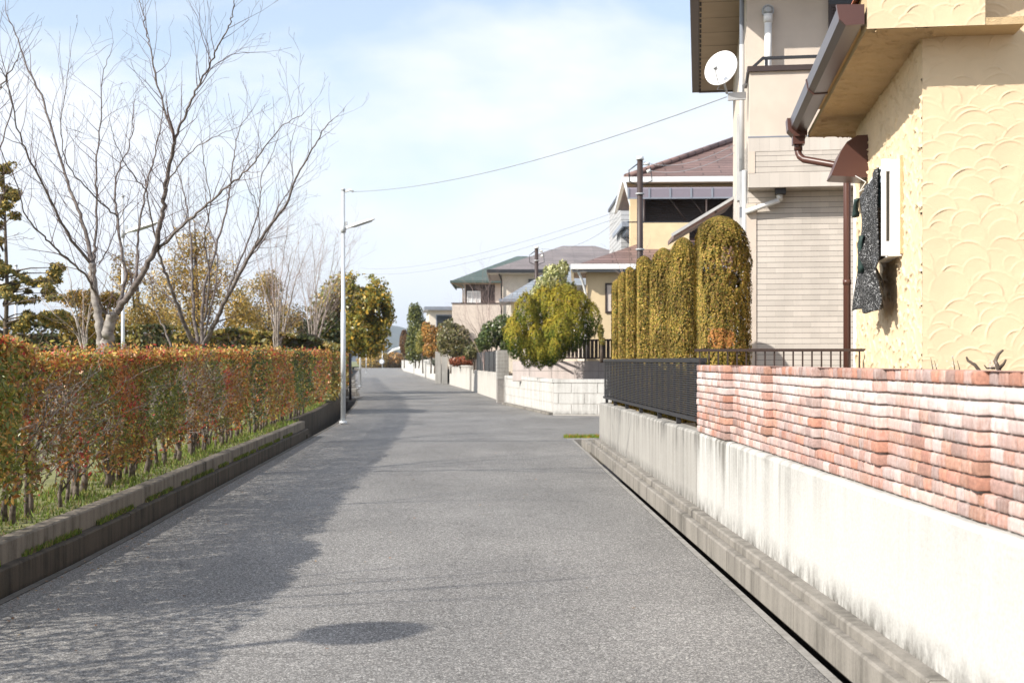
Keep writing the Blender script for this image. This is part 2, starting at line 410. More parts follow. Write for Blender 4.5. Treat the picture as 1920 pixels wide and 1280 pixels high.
for a,b in zip(ysF,ysF[1:]):
    mb.face([(rl(a),a,0),(1.2,a,0),(1.2,b,0),(rl(b),b,0)]); mb.face([(1.2,a,0),(30,a,0),(30,b,0),(1.2,b,0)])
for a,b in zip(ysG,ysG[1:]): rslab(a,b,rl,lambda y:RX(y)+.3)
road=mb.build('road',M['asphalt'],kind='structure')
# concrete lips along the road
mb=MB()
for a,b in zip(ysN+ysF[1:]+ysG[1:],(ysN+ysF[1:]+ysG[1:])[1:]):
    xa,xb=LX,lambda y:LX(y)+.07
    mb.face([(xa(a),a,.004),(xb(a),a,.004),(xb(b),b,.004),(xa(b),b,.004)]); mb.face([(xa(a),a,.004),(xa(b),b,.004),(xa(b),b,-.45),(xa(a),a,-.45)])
mb.build('road_edging_shaded',M['lip_shaded'],kind='structure'); mb=MB()
for a,b in zip(ysN,ysN[1:]):
    xa,xb=lambda y:WX(y)-.235,lambda y:WX(y)-.182
    mb.face([(xa(a),a,.003),(xb(a),a,.003),(xb(b),b,.003),(xa(b),b,.003)]); mb.face([(xb(a),a,.003),(xb(a),a,-.45),(xb(b),b,-.45),(xb(b),b,.003)])
mb.box(WX(26)-.3,WX(26)+.25,26,26.35,-.45,.006)
mb.build('road_edging',M['lip'],kind='structure')
mb=MB()
mb.face([(WX(-12)-.6,-12,-.44),(WX(-12)+.3,-12,-.44),(WX(26)+.3,26,-.44),(WX(26)-.6,26,-.44)])
mb.face([(-6,-12,-.44),(-3,-12,-.44),(-3.6,27,-.44),(-6.5,27,-.44)])
mb.build('ditch_bed',M['ditch'],kind='structure')

# right kerb: two precast steps in lengths, overhanging the drain slot
def kerb_run(name,label,xo,y0,y1,profs,mat,seg=1.2,cat='kerb'):
    mb=MB(); y=y0
    while y<y1-.01:
        e=min(y+seg,y1); j=(random.random()-.5)*.006
        for (o0,o1,z0,z1) in profs:
            ring=lambda yy:[(xo(yy)+o0,yy,z0),(xo(yy)+o0,yy,z1-.012+j),(xo(yy)+o0+(.012 if o1>o0 else -.012),yy,z1+j),(xo(yy)+o1,yy,z1+j),(xo(yy)+o1,yy,z0)]
            mb.rings([[Vector(p) for p in ring(y+.004)],[Vector(p) for p in ring(e-.004)]])
        y=e
    o=mb.build(name,mat); return tag(o,label,cat)
kerb_run('stepped_kerb','grey two step concrete kerb along the foot of the white wall',WX,-3,22.3,[(-.15,-.05,.02,.19),(-.09,.03,.191,.253)],M['kerb'],2.1)
mb=MB(); mb.box(WX(22.3)-.16,WX(22.3)+.5,22.3,26,-.45,-.02)
mb=MB()
for (o0,o1,z0,z1) in [(-.15,-.05,-.2,.12),(-.05,.12,-.2,.02)]:
    mb.rings([[Vector((WX(y)+o0,y,z0)),Vector((WX(y)+o0,y,z1)),Vector((WX(y)+o1,y,z1)),Vector((WX(y)+o1,y,z0))] for y in (22.31,24.2)])
tag(mb.build('kerb_end',M['kerb']),'short low kerb piece past the corner of the fenced wall','kerb')
# left kerb
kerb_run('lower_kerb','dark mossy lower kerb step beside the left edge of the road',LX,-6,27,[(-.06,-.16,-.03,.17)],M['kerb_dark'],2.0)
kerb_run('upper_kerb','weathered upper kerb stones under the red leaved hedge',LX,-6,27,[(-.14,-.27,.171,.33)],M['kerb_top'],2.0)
kerb_run('ditch_wall','mossy concrete side of the open ditch beyond the near lamp post',lambda y:LX(y)-.0*y,27,62,[(-.48,-.62,-.45,.33)],M['kerb_dark'],1.0)
mb=MB(); mb.box(LX(27)-.5,LX(27)-.02,26.6,27.0,-.2,.06); 
tag(mb.build('ditch_end_block',M['kerb_dark']),'concrete block closing the near end of the open roadside ditch','block')
mb=MB(); mb.box(LX(54)-.75,LX(54)+.05,53.2,55.6,-.1,.05)
tag(mb.build('ditch_cover',M['lip']),'pale concrete slab bridging the ditch behind the near lamp post','slab')
for y,lb in ((70,'concrete slab over the ditch behind the first lamp, second from the camera'),(84,'third slab over the ditch, beside the second lamp post'),(101,'farthest slab over the ditch, past the second lamp post')):
    mb=MB(); mb.box(LX(y)-1.2,LX(y)-.02,y,y+1.6,-.1,.06); tag(mb.build('ditch_cover',M['lip']),lb,'slab')
# lawn (park side)
mb=MB(); ys=[-12,0,6,10,14,18,22,26,27,30,34,38,44,50,60,80,110,150,200,256,300]
for a,b in zip(ys,ys[1:]):
    o0=lambda y:LX(y)-(.25 if y<27 else .6 if y<62 else 1.4)
    mb.face([(-300,a,.31),(o0(a),a,.31),(o0(b),b,.31),(-300,b,.31)])
    mb.face([(o0(a),a,.31),(o0(a),a,-.45),(o0(b),b,-.45),(o0(b),b,.31)])
mb.build('lawn',M['lawn'],kind='structure')
# raised plots on the right
mb=MB(); mb.face([(WX(-12)+.1,-12,.88),(60,-12,.88),(60,22.1,.88),(WX(22.1)+.1,22.1,.88)]); 
ys=[37.9,47,55.6,68,87,122,153,202,256,300]
for a,b in zip(ys,ys[1:]):
    mb.face([(RX(a)+.25,a,1.0),(300,a,1.0),(300,b,1.0),(RX(b)+.25,b,1.0)])
mb.build('garden_ground',M['soil'],kind='structure')
# far land past the bend
mb=MB(); mb.face([(-400,300,.2),(400,300,.2),(400,2500,.2),(-400,2500,.2)]); mb.build('far_field',M['lawn'],kind='structure')
# hill
def hill():
    nx,ny=120,24; xs=np.linspace(-3200,3200,nx); ys=np.linspace(3400,5200,ny); X,Y=np.meshgrid(xs,ys)
    pk=lambda cx,w,h: h*np.exp(-((X-cx)/w)**2)
    H=pk(-395,230,100)+pk(-900,420,60)+pk(700,600,40)+pk(-2000,700,70)+pk(-80,240,18)
    H*=np.exp(-((Y-4000)/600)**2)
    for i in range(ny):
        for j in range(nx): H[i,j]+=6*mnoise.fractal(Vector((X[i,j]/160,Y[i,j]/160,0)),1,2,5)
    V=np.stack([X.ravel(),Y.ravel(),H.ravel()-8],1)
    idx=np.arange(nx*ny).reshape(ny,nx); Fq=np.stack([idx[:-1,:-1].ravel(),idx[:-1,1:].ravel(),idx[1:,1:].ravel(),idx[1:,:-1].ravel()],1)
    o=nmesh('hills',V,Fq,M['hill'],smooth=True); o['kind']='structure'
hill()

# ------------------------------------------------------------------ brick topped wall by the road
def wall_conc(y0,y1,z0f,z1f,name,label,mat,thick=.16,joint=None):
    n=int((y1-y0)/.25); nz_=10; V=[];Fq=[]
    ys=np.linspace(y0,y1,n+1)
    mb=MB()
    prof=lambda y:[(WX(y),y,z0f(y)),(WX(y)+.0,y,z1f(y)-.025),(WX(y)+.008,y,z1f(y)-.008),(WX(y)+.025,y,z1f(y)),(WX(y)+thick,y,z1f(y)),(WX(y)+thick,y,z0f(y))]
    R_=[]
    for y in ys:
        w=.004*mnoise.noise(Vector((0,y*1.3,0)))
        R_.append([Vector((a+w,b,c+ (0.006*mnoise.noise(Vector((3,y*2.2,c))) if k in(2,3) else 0))) for k,(a,b,c) in enumerate(prof(y))])
    mb.rings(R_)
    if joint:
        pass
    return mb
t=thing('boundary_wall','long white rendered retaining wall carrying the brick parapet beside the road','wall',(WX(4),4,0))
wall_conc(-3,11.86,lambda y:.2,lambda y:.94,'','',None).build('rendered_base',M['wallc'],t)
mbl=wall_conc(11.88,22.1,lambda y:.2,lambda y:.94-.06*(y-11.9)/10.2,'','',None)
mbl.build('weathered_base',M['wallb'],t)['label']='grey streaked low stretch of the wall under the black fence'
F0=frame(WX(22),22.02,-.02)
mb=MB(); mb.box(.16,9,-.02,.14,-.2,.88,F0); mb.build('side_return',M['wallc'],t)
# bricks
def brick_wall(parent):
    piers=[3.05,4.05,5.14,6.46,7.73,9.04,10.5]
    segs=[]; e=11.88
    segs.append((10.5,11.88,.0,.0,True))
    for a,b in zip(piers,piers[1:]): segs.append((a,b,.02,.068,False))
    segs.append((-1.2,3.05,.02,.068,False))
    z0=.945; hc=.0615; nC=10; 
    V=[];Fq=[];C=[];B=[]
    pal=[(.46,.22,.16),(.50,.235,.16),(.44,.24,.185),(.34,.215,.18),(.47,.25,.175),(.46,.28,.235),(.42,.29,.26)]
    def add_brick(y0,y1,xn,xf,za,zb,dep,nearcap,c,bloom,Y0,Y1):
        # front grid facing -x; xn at y0 (near), xf at y1
        nu,nv=8,6; base=len(V)
        us=np.array([0,.05,.2,.4,.6,.8,.95,1]); vs=np.array([0,.10,.35,.65,.90,1])
        sd=random.random()*50
        # layers: outline ring back then front grid, as a closed-ish shell
        g=[[None]*nu for _ in range(nv)]
        for j,v in enumerate(vs):
            for i,u in enumerate(us):
                y=y0+(y1-y0)*u; z=za+(zb-za)*v
                x=xn+(xf-xn)*((y-Y0)/(Y1-Y0))
                eu=min(u,1-u)*(y1-y0); ev=min(v,1-v)*(zb-za)
                rnd=.0045*max(0,1-eu/.008)**1.5+.0045*max(0,1-ev/.007)**1.5
                nn=mnoise.noise(Vector((y*35,z*35,sd)))*.003+mnoise.noise(Vector((y*110,z*110,sd)))*.0025
                # wobbly edges
                dy=mnoise.noise(Vector((z*60,sd,1)))*.003 if i in(0,nu-1) else 0
                dz=mnoise.noise(Vector((y*40,sd,2)))*.0035 if j in(0,nv-1) else 0
                g[j][i]=len(V); V.append((WX(y)+x+rnd+nn,y+dy,z+dz)); C.append(c); B.append(bloom)
        for j in range(nv-1):
            for i in range(nu-1): Fq.append((g[j][i],g[j+1][i],g[j+1][i+1],g[j][i+1]))
        ring=[g[0][i] for i in range(nu)]+[g[j][nu-1] for j in range(1,nv)]+[g[nv-1][i] for i in range(nu-2,-1,-1)]+[g[j][0] for j in range(nv-2,0,-1)]
        bk=[]
        for k in ring:
            p=V[k]; bk.append(len(V)); V.append((p[0]+dep,p[1],p[2])); C.append(c); B.append(bloom)
        n=len(ring)
        for k in range(n):
            kk=(k+1)%n; Fq.append((ring[k],ring[kk],bk[kk],bk[k]))
    def bc():
        c=random.choice(pal); f=.8+random.random()*.38; return tuple(q*f*.82 for q in c)
    for (Y0,Y1,xn,xf,thick) in segs:
        for k in range(nC):
            flat=(k<2 and not thick)
            a,b=(.045,.045) if flat else (xn,xf)
            top=(k==nC-1)
            za=z0+k*hc+.0055; zb=z0+(k+1)*hc-.0030+(.001 if top else 0)
            zt=random.uniform(-.0015,.0015)
            y=Y0+.0; first=True
            bl={0:.45,1:.35,2:.25,3:.35,4:.45,5:.6,6:.75,7:.9,8:.95,9:.12}[k]
            while y<Y1-.04:
                L=random.choice([.105,.12,.13,.14,.16,.2,.2]) if not top else random.choice([.1,.11,.12])
                if first and k%2: L*=.6
                e2=min(y+L,Y1)
                if Y1-e2<.05: e2=Y1
                lift=0 if flat else (-.004 if top else 0)
                add_brick(y+.008,e2-.008,a+lift+random.uniform(-.003,.003),b+lift+random.uniform(-.003,.003),za+zt,zb+zt,.17 if first else .08,first,bc(),bl+random.uniform(-.45,.3)-(.7 if (first and random.random()<.6) else 0),Y0,Y1)
                y=e2; first=False
    Vn=np.array(V); 
    o=nmesh('brick_parapet',Vn,np.array(Fq),M['brick'],parent,col=np.array(C))
    at=o.data.attributes.new('bloom','FLOAT','POINT'); at.data.foreach_set('value',np.array(B,dtype=np.float32))
    # mortar core
    mb=MB()
    for (Y0,Y1,xn,xf,thick) in segs:
        pts=[]
        zc=z0-.004 if thick else z0+2*hc-.003
        for y,x in ((Y0+.022,xn),(Y1-.001,xf)):
            pts.append([Vector((WX(y)+x+.020,y,zc)),Vector((WX(y)+x+.020,y,z0+nC*hc-.012)),Vector((WX(y)+.24,y,z0+nC*hc-.012)),Vector((WX(y)+.24,y,zc))])
        mb.rings(pts)
    mb.rings([[Vector((WX(y)+.045+.020,y,z0-.004)),Vector((WX(y)+.065,y,z0+2*hc-.005)),Vector((WX(y)+.239,y,z0+2*hc-.005)),Vector((WX(y)+.239,y,z0-.004))] for y in (-1.2,10.49)])
    mb.build('mortar_core',M['mortar'],o)
    # top course far side so the top reads as brick from above
brick_wall(t)
mb=MB()
R_=[[Vector((WX(y)+.05,y,1.5575)),Vector((WX(y)+.05,y,1.5585)),Vector((WX(y)+.235,y,1.5585)),Vector((WX(y)+.235,y,1.5575))] for y in (-1.2,3,6,9,11.86)]
mb.curc=(.34,.17,.125); mb.rings(R_); o=mb.build('brick_coping',M['brick'],t)
# black louvre fence on the low stretch
def louvre_fence():
    y0,y1=12.0,22.05
    t=thing('louvre_fence','black metal fence of fine horizontal louvres on the low streaked wall','fence',(WX(17)+.1,17,.9))
    zt=1.615; zb=lambda y:1.035-.06*(y-12)/10
    ln=lambda y0,y1,x0,x1,za0,zb0,za1,zb1:[[Vector((WX(y0)+x0,y0,za0)),Vector((WX(y0)+x0,y0,zb0)),Vector((WX(y0)+x1,y0,zb0)),Vector((WX(y0)+x1,y0,za0))],[Vector((WX(y1)+x0,y1,za1)),Vector((WX(y1)+x0,y1,zb1)),Vector((WX(y1)+x1,y1,zb1)),Vector((WX(y1)+x1,y1,za1))]]
    m=MB(); m.rings(ln(y0,y1,.06,.12,zt-.03,zt+.012,zt-.03,zt+.012)); m.build('top_rail',M['black_metal'],t)
    m=MB(); m.rings(ln(y0,y1,.06,.12,zb(y0)-.02,zb(y0)+.02,zb(y1)-.02,zb(y1)+.02)); m.build('bottom_rail',M['black_metal'],t)
    n=24; m=MB()
    for k in range(n):
        f=(k+.6)/n
        za=zb(y0)+.02+(zt-.03-zb(y0)-.02)*f; zc=zb(y1)+.02+(zt-.03-zb(y1)-.02)*f
        m.rings(ln(y0,y1,.075,.082,za,za+.0145,zc,zc+.0145))
    o=m.build('louvres',M['black_metal'],t)
    for k in range(22):
        y=y0+.03+(y1-y0-.06)*k/21; m=MB(); m.box(WX(y)+.083,WX(y)+.11,y-.011,y+.011,zb(y)+.02,zt-.03); m.build('upright',M['black_metal'],t)
    for y in (12.2,13.6,15.1,16.9,18.6,20.3,21.7):
        m=MB(); m.box(WX(y)+.07,WX(y)+.115,y-.03,y+.03,.94-.06*(y-11.9)/10.2-.002,zb(y)-.02); m.build('foot',M['black_metal'],t)
    # the fence turns the corner
    F=frame(WX(22.05)+.09,22.1,-.02)
    m=MB(); m.box(0,5,0,.04,1.585,1.627,F); m.box(0,5,0,.04,.955,.995,F)
    for k in range(n): z=.995+.58*(k+.6)/n; m.box(0,5,.012,.02,z,z+.0145,F)
    m.build('side_run',M['black_metal'],t)
louvre_fence()
# brown railing behind the brick parapet
t=thing('garden_railing','dark brown barred railing standing behind the brick parapet','railing',(2.4,12.0,.88))
Fr=frame(1.74,12.05,.10)
m=MB(); m.box(-.02,1.75,-.02,.02,1.685,1.712,Fr); m.build('handrail',M['dark_brown'],t)
m=MB(); m.box(-.02,1.75,-.012,.012,1.05,1.075,Fr); m.build('bottom_rail',M['dark_brown'],t)
for k in range(21):
    m=MB(); m.box(.02+k*.0865,.034+k*.0865,-.007,.007,.9,1.685,Fr); m.build('bar',M['dark_brown'],t)

# ------------------------------------------------------------------ yellow stucco house (near right)
YH=frame(2.885,9.0,.137)
def scale_wall(w,h,res,rad,depth,seed,ustretch=1.0):
    """height field of fish-scale trowel marks, u across, z up; returns array"""
    rg=np.random.default_rng(seed); nu=int(w/res)+1; nzv=int(h/res)+1
    H=np.zeros((nzv,nu)); U,Z=np.meshgrid(np.linspace(0,w,nu),np.linspace(0,h,nzv))
    rows=int(h/(rad*.62))+3
    for r in range(rows,-2,-1):
        cols=list(range(-1,int(w/(rad*1.35))+2)); rg.shuffle(cols)
        for c in cols:
            rr=rad*rg.uniform(.6,1.35); cu=(c+.5*(r%2)+rg.uniform(-.3,.3))*rad*1.35; cz=(r+rg.uniform(-.3,.3))*rad*.62
            i0=max(0,int((cu-rr)/res)); i1=min(nu,int((cu+rr)/res)+2); j0=max(0,int((cz-rr*.9)/res)); j1=min(nzv,int((cz+rr)/res)+2)
            if i0>=i1 or j0>=j1 or rg.random()<.22: continue
            u=U[j0:j1,i0:i1]-cu; z=Z[j0:j1,i0:i1]-cz
            skew=rg.uniform(-.25,.25); d=np.sqrt((u+skew*z)**2+(z*rg.uniform(.95,1.15))**2)/rr
            ang=np.arctan2(z,u+1e-9); ok=(d<1)&(z>-rr*.55)
            amp=np.clip(np.sin(ang*1.0),0,1)**.6*(.55+.45*np.sin(ang*2+rg.uniform(0,6)))
            ridge=np.exp(-((d-.94)/.035)**2)*amp*depth*rg.uniform(.35,1.35)
            body=depth*.28*(d**2)-depth*.18
            new=body+ridge
            blk=H[j0:j1,i0:i1]; blend=np.clip((z/rr+.55)/.4,0,1)
            H[j0:j1,i0:i1]=np.where(ok,blk*(1-blend)+new*blend,blk)
    return H
def relief(name,F,nrm,u0,u1,z0,z1,res,rad,depth,seed,mat,parent,axis='u',edge=.0):
    w=u1-u0; h=z1-z0; H=scale_wall(w,h,res,rad,depth,seed)
    rows,cols=H.shape; us=np.linspace(u0,u1,cols); zs=np.linspace(z0,z1,rows); U,Z=np.meshgrid(us,zs)
    o=np.array(F(0,0,0)); ru=np.array(F(1,0,0))-o; rv=np.array(F(0,1,0))-o
    nr=np.array(nrm)
    ax=ru if axis=='u' else rv; fix=o
    V=fix+U[...,None]*ax+Z[...,None]*np.array([0,0,1.0])+H[...,None]*nr
    L=np.stack([U,np.zeros_like(U),Z],-1)
    idx=np.arange(rows*cols).reshape(rows,cols)
    Fq=np.stack([idx[:-1,:-1].ravel(),idx[:-1,1:].ravel(),idx[1:,1:].ravel(),idx[1:,:-1].ravel()],1)
    if axis!='u': Fq=Fq[:,::-1]
    return nmesh(name,V.reshape(-1,3),Fq,mat,parent,smooth=True,loc=L.reshape(-1,3))
ZS=3.87
th=thing('yellow_house','yellow stucco house with fish scale plaster close behind the brick wall','house',(3.6,10.5,.88))
ru=YH(1,0,0)-YH(0,0,0); rv=YH(0,1,0)-YH(0,0,0)
m=MB(); m.box(0.02,6,0.02,3.55,.8,ZS+.02,YH); m.box(.6,6,.02,3.55,ZS+.02,6.4,YH); m.build('wall_core',M['yellow'],th)
fr=relief('front_wall',YH,-rv,.0,2.4,.85,ZS+1.2,.0065,.115,.0068,3,M['yellow'],th)
fs=relief('side_wall',YH,-ru,.0,3.56,.85,ZS+.02,.009,.10,.022,5,M['yellow'],th,axis='v')
# soffit slab and front fascia box
def soffit():
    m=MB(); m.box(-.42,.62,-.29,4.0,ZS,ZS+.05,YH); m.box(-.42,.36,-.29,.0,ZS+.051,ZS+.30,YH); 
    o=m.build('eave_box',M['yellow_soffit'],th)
soffit()
# relief on the visible fascia (front) and soffit
def plane_relief(name,O,ax,ay,nrm,w,h,res,rad,depth,seed,mat):
    H=scale_wall(w,h,res,rad,depth,seed); rows,cols=H.shape
    U,Z=np.meshgrid(np.linspace(0,w,cols),np.linspace(0,h,rows))
    V=np.array(O)+U[...,None]*np.array(ax)+Z[...,None]*np.array(ay)+(H[...,None]+.004)*np.array(nrm)
    idx=np.arange(rows*cols).reshape(rows,cols)
    Fq=np.stack([idx[:-1,:-1].ravel(),idx[:-1,1:].ravel(),idx[1:,1:].ravel(),idx[1:,:-1].ravel()],1)
    return nmesh(name,V.reshape(-1,3),Fq,mat,th,smooth=True,loc=np.stack([U,Z,0*U],-1).reshape(-1,3))
plane_relief('fascia',YH(-.42,-.29,ZS),ru,Vector((0,0,1)),-rv,.78,.30,.007,.11,.007,9,M['yellow'])
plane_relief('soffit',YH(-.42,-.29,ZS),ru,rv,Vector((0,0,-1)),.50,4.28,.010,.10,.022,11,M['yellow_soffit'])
# tiled verge over the fascia rising to the right
m=MB()
for k in range(9):
    u0=-.46+k*.21; z=ZS+.30+k*.095
    m.rings([[YH(u0,v,z+.0),YH(u0+.01,v,z+.035),YH(u0+.235,v,z+.14),YH(u0+.235,v,z+.10)] for v in (-.34,4.05)])
rt=m.build('roof_tiles',M['tile_orange'],th)
m=MB()
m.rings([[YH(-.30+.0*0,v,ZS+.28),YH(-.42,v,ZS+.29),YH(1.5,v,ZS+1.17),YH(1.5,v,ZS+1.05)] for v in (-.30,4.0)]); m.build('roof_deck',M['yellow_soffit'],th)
# gutter: open box trough with rolled front and end cap
prof=[(-.445,ZS+.04),(-.555,ZS+.035),(-.60,ZS+.075),(-.615,ZS+.155),(-.60,ZS+.157),(-.585,ZS+.08),(-.55,ZS+.05),(-.45,ZS+.055),(-.45,ZS+.15),(-.44,ZS+.15)]
m=MB(); m.extrude(prof,YH,-.27,4.02); g=m.build('gutter',M['brown_plastic'],th)
m=MB(); m.extrude([(-.437,ZS+.03),(-.56,ZS+.025),(-.605,ZS+.07),(-.625,ZS+.17),(-.437,ZS+.165)],YH,-.31,-.27); m.build('end_cap',M['brown_metal'],g)
m=MB(); m.extrude([(-.437,ZS+.032),(-.558,ZS+.027),(-.605,ZS+.07),(-.622,ZS+.162),(-.612,ZS+.162),(-.6,ZS+.08),(-.437,ZS+.05)],YH,2.0,2.05); m.build('joint_collar',M['brown_metal'],g)
m=MB(); m.extrude([(-.44,ZS+.00),(-.56,ZS-.01),(-.63,ZS+.06),(-.64,ZS+.175),(-.44,ZS+.17)],YH,3.86,4.08); 
m.box(-.58,-.46,3.9,4.04,ZS-.08,ZS+.0,YH); m.build('outlet_box',M['brown_metal'],g)
m=MB()
a=YH(-.52,3.97,ZS-.07); pts=[a,a+Vector((0,0,-.09)),YH(-.505,3.95,ZS-.20),YH(-.47,3.93,ZS-.235),YH(-.16,3.74,ZS-.33),YH(-.09,3.68,ZS-.37),YH(-.075,3.66,ZS-.43),YH(-.075,3.66,.85)]
m.tube(pts,.036,12); dp=m.build('downpipe',M['brown_metal'],th)
for z in (3.4,2.35,1.2):
    m=MB(); m.tube([YH(-.075,3.66,z),YH(-.075,3.66,z+.05)],.042,12); m.build('clip',M['brown_metal'],dp)
m=MB(); m.tube([a+Vector((0,0,.02)),a+Vector((0,0,-.07))],.043,12); m.build('clip',M['brown_metal'],dp)
m=MB(); m.box(-.022,.01,3.561,3.60,.85,ZS-.35,YH); m.build('corner_trim',M['white'],th)
# vent hood
prof=[(0,3.66),(-.10,3.655),(-.19,3.60),(-.245,3.51),(-.33,3.30),(-.315,3.292),(0,3.27)]
m=MB(); m.extrude([(u,z-.0) for u,z in prof],YH,2.70,3.12); m.build('vent_hood',M['brown_metal'],th)
# window on the side wall
m=MB()
m.box(-.09,.0,.86,.91,2.44,3.15,YH); m.box(-.09,.0,1.44,1.50,2.44,3.15,YH); m.box(-.09,.0,.91,1.44,3.09,3.15,YH); m.box(-.09,.0,.91,1.44,2.44,2.50,YH)
wn=m.build('window',M['white'],th)
m=MB(); m.box(-.05,-.04,.91,1.44,2.50,3.09,YH); m.build('pane',M['glass'],wn)
m=MB(); m.box(-.15,-.118,.86,.90,2.41,3.155,YH); m.box(-.118,-.0905,.862,.90,2.41,2.52,YH); m.box(-.118,-.0905,.862,.90,3.06,3.155,YH); m.build('shutter_frame',M['white'],wn)
m=MB(); m.box(-.12,-.0925,1.34,1.38,2.41,3.155,YH); m.build('shutter_stile',M['white'],wn)
m=MB(); m.box(-.117,-.092,.885,1.34,2.52,3.06,YH); m.build('shutter_pane',M['glass'],wn)
m=MB(); m.box(-.10,.02,.84,1.52,2.405,2.438,YH); m.build('sill',M['white'],wn)
m=MB(); m.box(-.02,.0,.80,.84,2.42,3.17,YH); m.build('side_trim',M['yellow_soffit'],wn)
# small wire bracket under the hood
m=MB(); m.tube([YH(-.12,2.66,3.28),YH(-.05,2.5,3.2),YH(-.12,2.4,3.1),YH(-.02,2.2,3.16)],.005,5); tag(m.build('wire_bracket',M['whitem']),'thin bent wire under the brown vent hood','wire')
# hanging garment
def garment():
    nu,nv=60,90; us=np.linspace(0,1,nu); vs=np.linspace(0,1,nv); U,Vv=np.meshgrid(us,vs)
    # u: near(0)->far(1) ; v: top(0)->bottom(1)
    Yl=.93+1.02*U+.0*Vv; 
    Yl=Yl-.0*Vv+ (U-.5)*(-.10)*np.sin(Vv*math.pi)
    topz=3.10-.13*U-.03*np.sin(U*7); botz=1.99+.02*np.sin(U*9)+.03*U
    Z=topz+(botz-topz)*Vv
    off=.15+.045*U+.034*np.sin(U*11+Vv*2.2)*(.35+.65*Vv)+.018*np.sin(U*5-Vv*4+1)+.03*np.exp(-((Vv-.55+.35*(U-.5))/.06)**2)-.02*np.exp(-((Vv-.68+.5*(U-.5))/.05)**2)+.025*np.sin(U*23+Vv*5)*.4
    # twist around the middle gathers the cloth
    V=[]; 
    o=np.array(YH(0,0,0)); 
    V=o+(-off)[...,None]*np.array(ru)+Yl[...,None]*np.array(rv)+Z[...,None]*np.array([0,0,1.0])
    idx=np.arange(nu*nv).reshape(nv,nu); Fq=np.stack([idx[:-1,:-1].ravel(),idx[:-1,1:].ravel(),idx[1:,1:].ravel(),idx[1:,:-1].ravel()],1)
    tg=thing('hung_garment','dark glittery knitted garment hung outside the white window','garment',tuple(YH(-.25,1.4,2.0)))
    c=nmesh('cloth',V.reshape(-1,3),Fq,M['cloth'],tg,smooth=True)
    sm=c.modifiers.new('thick','SOLIDIFY'); sm.thickness=.012; sm.offset=0
    # dark green sleeve ends and belt tail
    def flap(name,c0,w,h,tilt,mat):
        mm=MB(); n=6
        rows=[]
        for i in range(n+1):
            f=i/n; a=Vector(c0)+Vector((0,0,-h*f))+rv*(tilt*f)
            ww=w*(1-.25*f); rows.append([a-rv*ww/2-ru*(.02*math.sin(f*5)),a-ru*.035,a+rv*ww/2-ru*(.02*math.cos(f*5)),a+ru*.012])
        mm.rings(rows,True); return mm.build(name,mat,tg)
    flap('sleeve',YH(-.19,1.93,2.98),.16,.14,.14,M['cloth_green'])
    flap('belt_tail',YH(-.215,1.45,2.62),.10,.30,.06,M['cloth_green'])
    flap('sleeve',YH(-.15,1.03,3.10),.06,.30,.0,M['cloth_green'])
    mm=MB(); mm.tube([YH(-.12,.97,3.12),YH(-.14,1.4,3.08),YH(-.17,1.95,2.98)],.014,8); mm.build('collar_rod',M['white'],tg)
garment()
# bare shrub with blossom behind the parapet
def shrub_stumps():
    tg=thing('blossoming_shrub','pruned dark branch stumps with white blossom above the brick wall','shrub',tuple(P(1850,800,7.4)-Vector((0,0,.35))))
    m=MB()
    def q(x,y,d=0): return P(x,y,7.4+d)
    m.tube([q(1880,760),q(1872,690),q(1866,676,.02),q(1872,664,.05),q(1881,656,.05)],[.02,.014,.012,.009,.006],7)
    m.tube([q(1872,692),q(1882,682,-.03),q(1886,674,-.05)],[.012,.008,.005],6)
    m.tube([q(1850,770),q(1840,700),q(1828,684),q(1815,676,.04),q(1812,669,.05)],[.016,.012,.010,.008,.005],7)
    m.tube([q(1866,690),q(1850,690,.02),q(1845,684,.02)],[.008,.006,.003],6)
    for (x,y) in ((1745,670),(1752,676),(1786,668),(1795,676)):
        m.tube([q(x+6,720,.1),q(x+4,690,.1),q(x,y,.1)],[.004,.003,.0015],5)
    m.build('branches',M['bark_dark'],tg)
    pts=[]
    for (x,y,s,n) in ((1858,683,8,60),(1866,688,6,30),(1785,683,6,16),(1752,686,6,14),(1786,669,3,8)):
        for _ in range(n): pts.append(tuple(P(x+random.gauss(0,s*.6),y+random.gauss(0,s*.5),7.42+random.gauss(0,.02))))
    leaf_cloud('blossom',np.array(pts),.010,np.array([[.78,.72,.70]]*len(pts)),M['leaf'],tg)

# ------------------------------------------------------------------ leaf clouds
def leaf_cloud(name,C,size,col,mat,parent=None,normal=None,nrand=1.0,aspect=.5,hang=0.0,fold=True):
    C=np.asarray(C,dtype=np.float64); n=len(C)
    size=np.full(n,size) if np.isscalar(size) else np.asarray(size)
    size=size*RNG.uniform(.6,1.35,n)
    d=RNG.normal(size=(n,3)); 
    if normal is not None: nn=np.asarray(normal)+nrand*RNG.normal(size=(n,3))*.6
    else: nn=RNG.normal(size=(n,3))
    nn/=np.linalg.norm(nn,axis=1,keepdims=True)+1e-9
    d[:,2]-=hang*1.2
    a=d-(d*nn).sum(1,keepdims=True)*nn; a/=np.linalg.norm(a,axis=1,keepdims=True)+1e-9
    b=np.cross(nn,a)
    s=size[:,None]
    V=np.stack([C-a*s*.5, C+b*s*.5*aspect-nn*s*.06-a*s*.05, C+a*s*.5, C-b*s*.5*aspect-nn*s*.06-a*s*.05],1).reshape(-1,3)
    Fq=np.arange(n*4).reshape(n,4)
    cc=np.repeat(np.asarray(col),4,axis=0)
    return nmesh(name,V,Fq,mat,parent,col=cc)
def pick(pal,w,n,jit=.18):
    pal=np.array(pal); w=np.array(w,dtype=float); w/=w.sum()
    c=pal[RNG.choice(len(pal),n,p=w)]
    return np.clip(c*(1+RNG.normal(size=(n,1))*jit),.005,.9)
